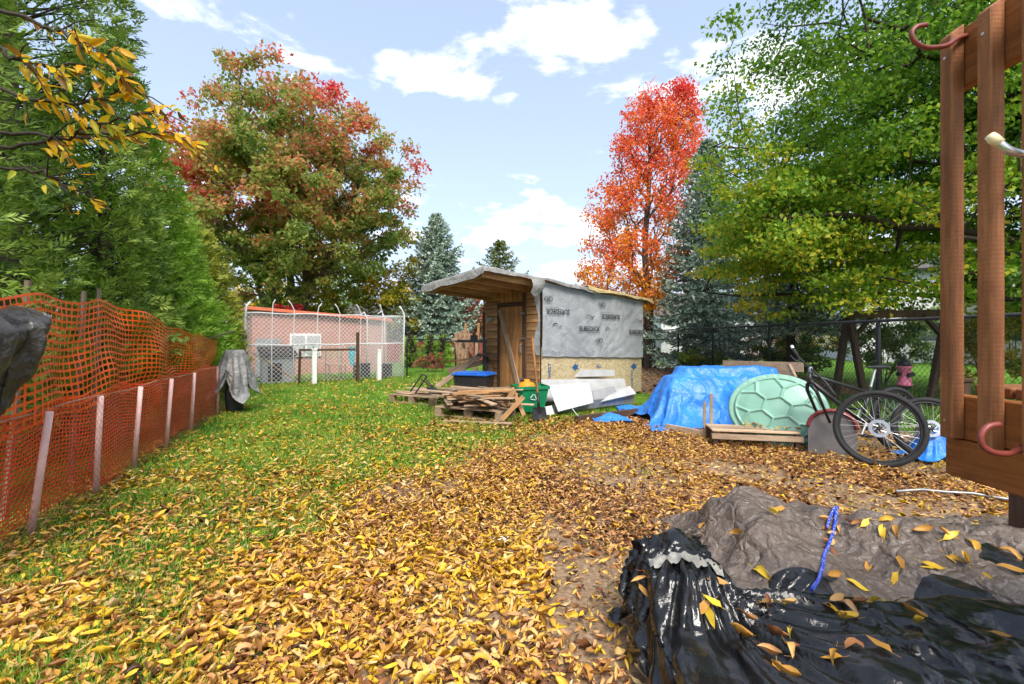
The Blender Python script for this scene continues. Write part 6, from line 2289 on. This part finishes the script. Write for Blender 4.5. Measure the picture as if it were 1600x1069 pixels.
# siding sheets leaning on the shed
SHEETS = [('translucent white plastic strip leaning on the strand board', [(867, 590, 8.6), (960, 588, 9.45), (960, 578, 9.5), (867, 577, 8.65)], 'siding'),
          ('long pale siding sheet leaning behind the other sheets', [(850, 628, 7.75), (982, 626, 9.0), (975, 592, 9.3), (845, 594, 8.05)], 'siding'),
          ('tilted white siding sheet at the front of the stack', [(872, 644, 7.3), (927, 630, 7.6), (920, 599, 7.9), (856, 603, 7.65)], 'siding'),
          ('dark grey square of siding on the white sheets', [(928, 629, 7.95), (966, 621, 8.2), (959, 604, 8.3), (925, 611, 8.1)], 'grey_siding'),
          ('white siding offcut at the right end of the stack', [(938, 629, 7.9), (994, 616, 8.3), (984, 604, 8.45), (962, 610, 8.35)], 'siding'),
          ('small white tile lying beside the shovel', [(836, 650, 7.2), (866, 648, 7.25), (862, 634, 7.3), (832, 640, 7.25)], 'siding')]
for lb, cs, mk in SHEETS:
    P4 = [pt(*q) for q in cs]
    P4 = [np.array([p[0], p[1], max(p[2], 0.03)]) for p in P4]
    solo('siding_sheet', lb, 'siding', MB().sheet(P4, 0.012), M[mk], P4[0], 'siding sheets by the shed')
p, q = pt(865, 645, 7.45), pt(990, 630, 8.4)
p[2], q[2] = 0.1, 0.14
solo('metal_channel', 'long grey metal channel lying along the foot of the siding', 'channel', MB().plank(p, q, 0.03, 0.14), M['alu'], p)
p, q = pt(889, 640, 7.3), pt(912, 662, 6.9)
p[2], q[2] = 0.2, 0.03
solo('wire', 'thin pale wire curling out before the siding', 'wire', MB().tube([p, (p + q) / 2 + np.array([0, -0.05, -0.03]), q], 0.006, 5), M['white_metal'], p)
p, q = gp(900, 655, 0.05), gp(1000, 642, 0.05)
solo('plank', 'low timber skid under the siding stack', 'plank', MB().plank(p, q, 0.08, 0.08), M['darkwood'], p)

# workbench with clamp stand
wb = thing('clamp_stand', 'black steel clamp stand beside the shed wall', 'stand', pt(757, 592, 8.9))
p0 = pt(757, 592, 8.9)
obj('post', MB().box((p0[0], p0[1], 0.62), (0.06, 0.06, 1.24)), M['black_metal'], wb)
obj('arm', MB().plank((p0[0] + 0.05, p0[1], 1.19), (p0[0] - 0.52, p0[1] - 0.1, 1.20), 0.05, 0.05), M['black_metal'], wb)
obj('clamp', MB().box((p0[0] - 0.2, p0[1] - 0.04, 1.26), (0.14, 0.08, 0.10)), M['black_metal'], wb)
obj('shelf', MB().box((p0[0] + 0.05, p0[1] - 0.06, 0.93), (0.34, 0.22, 0.05), rz=0.3), M['darkwood'], wb)
obj('foot', MB().box((p0[0], p0[1], 0.03), (0.4, 0.3, 0.05)), M['black_metal'], wb)
wk = thing('workbench', 'rough wooden workbench frame draped with brown cloth left of shed', 'workbench', pt(725, 590, 11))
for px in (716, 742):
    for d in (10.6, 11.2):
        q = pt(px, 560, d)
        obj('leg', MB().plank((q[0], d, 0), (q[0] + rg.normal(0, 0.05), d, 1.25), 0.07, 0.07, up=(0, 1, 0)), M['oldwood'], wk)
obj('top', MB().box((pt(729, 0, 10.9)[0], 10.9, 1.22), (0.62, 0.75, 0.05)), M['oldwood'], wk)
obj('brace', MB().plank(pt(718, 530, 10.55), pt(742, 566, 10.55), 0.06, 0.03, up=(0, 1, 0)), M['darkwood'], wk)
u, v = np.meshgrid(np.linspace(0, 1, 16), np.linspace(0, 1, 22))
cx = pt(724, 0, 10.5)[0]
P = np.stack([cx + (u - 0.5) * 0.42 * (1 - 0.25 * v), 10.5 + 0.05 * np.sin(u * 13 + v * 3) + 0.04 * fbm(u * 5, v * 5, 3), 1.42 - v * 0.75 - 0.14 * np.abs(u - 0.5)], -1)
i = np.arange(16 * 22).reshape(22, 16)
M['brown_cloth'] = mat_cloth('tan_cloth', srgb(176, 146, 118), srgb(130, 100, 80), 0.8, 3, 0.6, 0.2)
npobj('cloth', P.reshape(-1, 3), np.stack([i[:-1, :-1], i[:-1, 1:], i[1:, 1:], i[1:, :-1]], -1).reshape(-1, 4), M['brown_cloth'], wk, smooth=True)
for px in (723, 743):
    q = pt(px, 505, 11.3)
    obj('upright', MB().plank((q[0], 11.3, 0), (q[0] + 0.08, 11.3, 1.62), 0.06, 0.05, up=(0, 1, 0)), M['pine'], wk)

# ------------------------------------------------------------------ left wire fence with orange netting
M['net_upper'] = mat_plain('orange_netting', srgb(236, 96, 24), 0.5, var=0.12, scale=4, bump=0)
M['net_lower'] = mat_plain('red_orange_netting', srgb(244, 74, 26), 0.5, var=0.2, scale=4, bump=0)
M['post_white'] = mat_plain('chalky_white_post', srgb(226, 186, 178), 0.7, var=0.15, scale=12)
fx = lambda y: -2.03 - 0.376 * y
fdir = np.array([-0.352, 0.936, 0.0])
fnr = np.array([0.936, 0.352, 0.0])       # to the yard
S0, S1 = 1.0, 7.75


def FPt(y, z, o=0.0):
    y = np.asarray(y, float)
    P = np.stack([fx(y) + 0 * y, y, np.zeros_like(y) + z], -1)
    return P + fnr * np.asarray(o, float)[..., None]


lf = thing('wire_fence', 'sagging wire fence with white posts along the cedars', 'fence', (fx(3), 3, 0))
post_y = (1.3, 2.15, 2.98, 3.77, 4.46, 5.28, 6.16, 7.5)
for k, y in enumerate(post_y):
    ln = (0.10, 0.06, 0.11, 0.03, 0.06, 0.06, 0.04, 0.0)[k]
    b = FPt(y, 0.0)
    tpp = FPt(y + 0.02, 0.80) + np.array([ln, 0, 0])
    obj('post', MB().tube([b, (b + tpp) / 2, tpp], 0.021, 8), M['post_white'], lf, smooth=True)
A, B = [], []
for s in np.arange(S0 - 0.8, S1, 0.058):
    for up in (0, 1):
        zs = np.linspace(0.0, 0.80, 9)
        yy = s + zs * 0.936 if up else s + 0.8 - zs * 0.936
        ok = (yy > S0) & (yy < S1)
        off = 0.028 + 0.02 * np.sin(yy * 2.1) * zs
        P = FPt(yy, zs + 0.01, off)
        for k in range(8):
            if ok[k] and ok[k + 1]:
                A.append(P[k]); B.append(P[k + 1])
V, F = segs(A, B, 0.0012, None, 3)
tag(npobj('wire_mesh', V, F, M['galv'], lf), kind='stuff')
obj('top_wire', MB().tube([FPt(y, 0.80 + 0.01 * math.sin(y * 4), 0.02) for y in np.linspace(S0, S1, 30)], 0.006, 6), M['galv'], lf)


def netting(name, label, ys, zlo, zhi, off, cu, cv, wu, wv, mat, seed, fold=0.06):
    """plastic net: flat strands along and across, hanging in folds"""
    def Pf(y, v):
        z = zlo(y) + (zhi(y) - zlo(y)) * v
        o = off + fold * (fbm(y * 1.6, v * 1.2 + y * 0.3, seed, 3) - 0.5) * 2 + 0.03 * np.sin(y * 5 + v * 2)
        return FPt(y + 0.03 * np.sin(y * 4.3 + v * 3), z + 0.022 * np.sin(y * 7 + seed) + 0.03 * (fbm(y * 2.2, v * 2 + 3, seed + 2, 2) - 0.5), o)
    L = (ys[1] - ys[0]) / 0.936
    nu, nv = int(L / cu), max(3, int(float(np.mean(zhi(np.linspace(*ys, 9)) - zlo(np.linspace(*ys, 9)))) / cv))
    Y = np.linspace(ys[0], ys[1], nu + 1)
    Vg = np.linspace(0, 1, nv + 1)
    Vv, Ff, of = [], [], 0
    dv = 0.5 * wu / cv / nv
    dy = 0.5 * wv / cu * (Y[1] - Y[0])
    for v in Vg:
        a, b = Pf(Y, np.full_like(Y, v - dv)), Pf(Y, np.full_like(Y, v + dv))
        n = len(Y)
        k = np.arange(n - 1)
        Vv.append(np.concatenate([a, b])); Ff.append(np.stack([k, k + 1, n + k + 1, n + k], 1) + of); of += 2 * n
    vs_ = np.linspace(0, 1, nv * 2 + 1)
    for y in Y:
        tp_ = np.where(np.arange(len(vs_)) % 2 == 0, 1.7, 0.8)
        a, b = Pf(y - dy * tp_, vs_), Pf(y + dy * tp_, vs_)
        a, b = a + fnr * 0.0012, b + fnr * 0.0012
        n = len(vs_)
        k = np.arange(n - 1)
        Vv.append(np.concatenate([a, b])); Ff.append(np.stack([k, n + k, n + k + 1, k + 1], 1) + of); of += 2 * n
    return tag(npobj(name, np.concatenate(Vv), np.concatenate(Ff), mat, loc=FPt((ys[0] + ys[1]) / 2, 0.0)), label, 'netting')


zhi_u = lambda y: np.interp(y, [1.0, 2.6, 3.2, 4.35, 4.6, 5.2, 5.9, 6.6, 7.4], [1.5, 1.53, 1.56, 1.60, 1.56, 1.44, 1.36, 1.31, 1.24])
zlo_u = lambda y: np.interp(y, [1.0, 2.5, 3.2, 4.0, 4.9, 5.6, 6.4, 7.4], [0.62, 0.68, 0.72, 0.78, 0.76, 0.78, 0.82, 0.86])
netting('safety_netting', 'bright orange safety netting stretched above the wire fence', (1.6, 7.4), zlo_u, zhi_u, -0.02, 0.060, 0.042, 0.013, 0.014, M['net_upper'], 5, 0.10)
netting('safety_netting', 'red orange netting hanging behind the lower wire fence', (1.0, 7.6), lambda y: 0.0 * y + 0.0, lambda y: 0.0 * y + 0.82, -0.07, 0.034, 0.030, 0.0115, 0.0115, M['net_lower'], 9, 0.10)
for lb, y, z, ln, l2, hh in (('grey wooden stake rising through the orange netting top', 4.5, 0.6, 0.0, 0.02, 1.15), ('thin leaning stake beside the netting top', 4.15, 0.6, 0.05, 0.03, 1.1), ('dark leaning pole standing in the cedar above the netting', 3.35, 0.5, 0.10, 0.03, 1.2)):
    a = FPt(y, 0.0, -0.34)
    b = FPt(y + 0.03, z + hh, -0.30) + np.array([ln, 0, 0])
    solo('stake', lb, 'stake', MB().tube([a, b], [0.024, 0.02], 6), M['stake'], a, 'stakes along the orange netting')
solo('branch_stick', 'bare stick poking out at the far netting end', 'stick', MB().tube([FPt(7.0, 1.24, -0.05), FPt(7.4, 1.38, 0.25)], 0.012, 6), M['bark'], FPt(7.0, 1.2))
# black plastic slung over the near fence top
u, v = np.meshgrid(np.linspace(0, 1, 60), np.linspace(0, 1, 40))
yy = 2.02 + u * 0.95
ang = v * 1.0
drop = 0.24 + 0.80 * (1 - u) ** 0.6 + 0.04 * np.sin(u * 9)
oo = -0.16 + 0.34 * np.minimum(v * 2.2, 1) ** 0.8 - 0.20 * v ** 2 + 0.12 * v * (tri(u * 3.5 + 0.3 * v) - 0.5) + 0.05 * v * (tri(u * 7.7 - 0.5 * v) - 0.5) + 0.05 * (fbm(u * 5, v * 5, 3) - 0.5)
zz = 1.50 - 0.03 * u + 0.05 * np.sin(v * np.pi * 1.2) - drop * v ** 1.5 + 0.05 * (fbm(u * 6, v * 3, 8) - 0.5)
P, F, _, _ = crumple_folds(FPt(yy, zz, oo), 1.0, 1.0, 0.03, 2.4, 4)
tag(npobj('plastic_sheet', P.reshape(-1, 3), F, M['dark_sheet'], smooth=True, loc=FPt(2.0, 0.8)), 'dark grey plastic sheet slung over the near fence top', 'plastic sheet')
# grey tarp on a dark bin at the far end
e = np.array([fx(7.75) + 0.22, 7.75])
t = thing('barrel', 'dark barrel under the grey tarp at the far fence end', 'barrel', (e[0], e[1], 0))
obj('body', MB().lathe([(0.12, 0.0), (0.135, 0.08), (0.14, 0.25), (0.135, 0.42), (0.12, 0.5)], (e[0], e[1], 0), 20, cap=True), M['black_plastic'], t, smooth=True)
obj('hoop', MB().lathe([(0.141, 0.22), (0.149, 0.24), (0.141, 0.26)], (e[0], e[1], 0), 20), M['black_metal'], t, smooth=True)
P, F = drape(e[0] - 0.60, e[0] + 0.62, e[1] - 0.62, e[1] + 0.60, 44, 44, lambda x, y: 0.70 * (1 - smooth01(0.15, 0.22, np.hypot(x - e[0], y - e[1]))) + 0.30 * (1 - smooth01(0.3, 0.6, np.hypot(x - e[0], y - e[1]))) + 0.08 * fbm(x * 7, y * 7, 3), 70, 6, 1.06, 12, 0.6)
tag(npobj('tarp', P.reshape(-1, 3), F, M['grey_tarp'], smooth=True, loc=(e[0], e[1], 0.7), subsurf=1), 'grey tarp bundled over the barrel at the far fence end', 'tarp')

# ------------------------------------------------------------------ yellow leaved branches reaching in at top left
M['ash_leaf'] = mat_leaf('yellow_ash_leaf', [(0.05, srgb(120, 84, 30)), (0.2, srgb(214, 156, 24)), (0.55, srgb(238, 188, 22)), (0.85, srgb(224, 196, 50)), (1.0, srgb(180, 190, 60))], 1.0, 0.1, 1.5, trans=0.5, rough=0.45, obj_rand=True, spots=True)
ash = thing('ash_tree', 'yellow leaved tree reaching in from the top left corner', 'tree', (-3.3, 0.9, 0))
tr = MB()
tr.tube([(-3.3, 0.9, 0), (-3.28, 0.92, 1.0), (-3.2, 0.95, 2.0), (-3.15, 1.0, 3.2)], [0.09, 0.075, 0.06, 0.04], 8)
obj('trunk', tr, M['bark'], ash, smooth=True)
ASHM = []
for s in range(3):
    TV, TF = leaf_template((0.12, 0.3, 0.55)[s], (0.3, -0.5, 0.8)[s], (0.34, 0.46, 0.3))
    TV = TV.copy(); TV[:, 1] *= 0.40; TV[:, 2] *= 0.4
    me = bpy.data.meshes.new('leaf')
    me.from_pydata(TV.tolist(), [], TF.tolist())
    me.polygons.foreach_set('use_smooth', [True] * len(me.polygons))
    me.materials.append(M['ash_leaf'])
    ASHM.append(me)
rg = np.random.default_rng(350)
BR = [[(-3.22, 0.95, 1.8), pt(-40, 235, 2.1), pt(60, 225, 2.0), pt(130, 205, 1.95), pt(195, 180, 1.95), pt(245, 170, 1.95)],
      [(-3.2, 0.95, 2.0), pt(-30, 120, 2.0), pt(50, 155, 1.9), pt(120, 165, 1.85), pt(175, 150, 1.85), pt(215, 130, 1.85)],
      [(-3.17, 0.98, 2.6), pt(-40, 10, 1.9), pt(30, 25, 1.85), pt(90, 50, 1.8), pt(140, 80, 1.8), pt(180, 105, 1.8)],
      [(-3.2, 0.95, 1.9), pt(-30, 260, 2.2), pt(60, 270, 2.2), pt(130, 300, 2.2), pt(165, 325, 2.2)],
      [(-3.17, 0.98, 2.4), pt(-20, 60, 1.8), pt(20, 90, 1.75), pt(60, 100, 1.75), pt(95, 120, 1.75)],
      [(-3.2, 0.95, 1.9), pt(-30, 200, 2.2), pt(90, 215, 2.15), pt(180, 215, 2.1), pt(250, 205, 2.1), pt(290, 215, 2.1)]]
dens = (46, 50, 48, 16, 36, 46)
for bi, ctrl in enumerate(BR):
    C = np.array(ctrl)
    tt = np.linspace(0, 1, len(C)); t2 = np.linspace(0, 1, 26)
    Q = np.stack([np.interp(t2, tt, C[:, k]) for k in range(3)], 1)
    for _ in range(3):
        Q[1:-1] = (Q[:-2] + 2 * Q[1:-1] + Q[2:]) / 4
    Q[1:-1] += rg.normal(0, 0.008, (24, 3))
    mb = MB().tube(Q, np.linspace(0.011, 0.0025, 26), 6)
    twigs = []
    for k in range(9):
        s = int(rg.integers(9, 25))
        e_ = Q[s] + np.array([rg.uniform(0.05, 0.22), rg.normal(0, 0.08), rg.uniform(-0.16, 0.10)])
        twigs.append((Q[s], e_))
        mb.tube([Q[s], (Q[s] + e_) / 2 + np.array([0, 0, 0.015]), e_], [0.0035, 0.0028, 0.0018], 5)
    br = obj('branch', mb, M['bark_dark'], ash, smooth=True)
    base = Vector(ash.location)
    for k in range(dens[bi]):
        if k % 3:
            a, b = twigs[int(rg.integers(0, 9))]
            s = rg.uniform(0.3, 1.0)
            p = a * (1 - s) + b * s
        else:
            p = Q[int(rg.integers(10, 26))]
        d = np.array([[rg.uniform(0.1, 1), rg.normal(0, 0.5), rg.normal(-0.55, 0.5)]])
        f = frames(d, rdirs(rg, 1) + np.array([[0, -0.6, 0.5]]))[0]
        o = bpy.data.objects.new('leaf', ASHM[int(rg.integers(0, 3))])
        COL.objects.link(o)
        o.parent = br
        o.location = Vector(p) - base
        o.rotation_euler = Matrix(f.tolist()).to_euler()
        L = rg.uniform(0.04, 0.088)
        o.scale = (L, L, L)
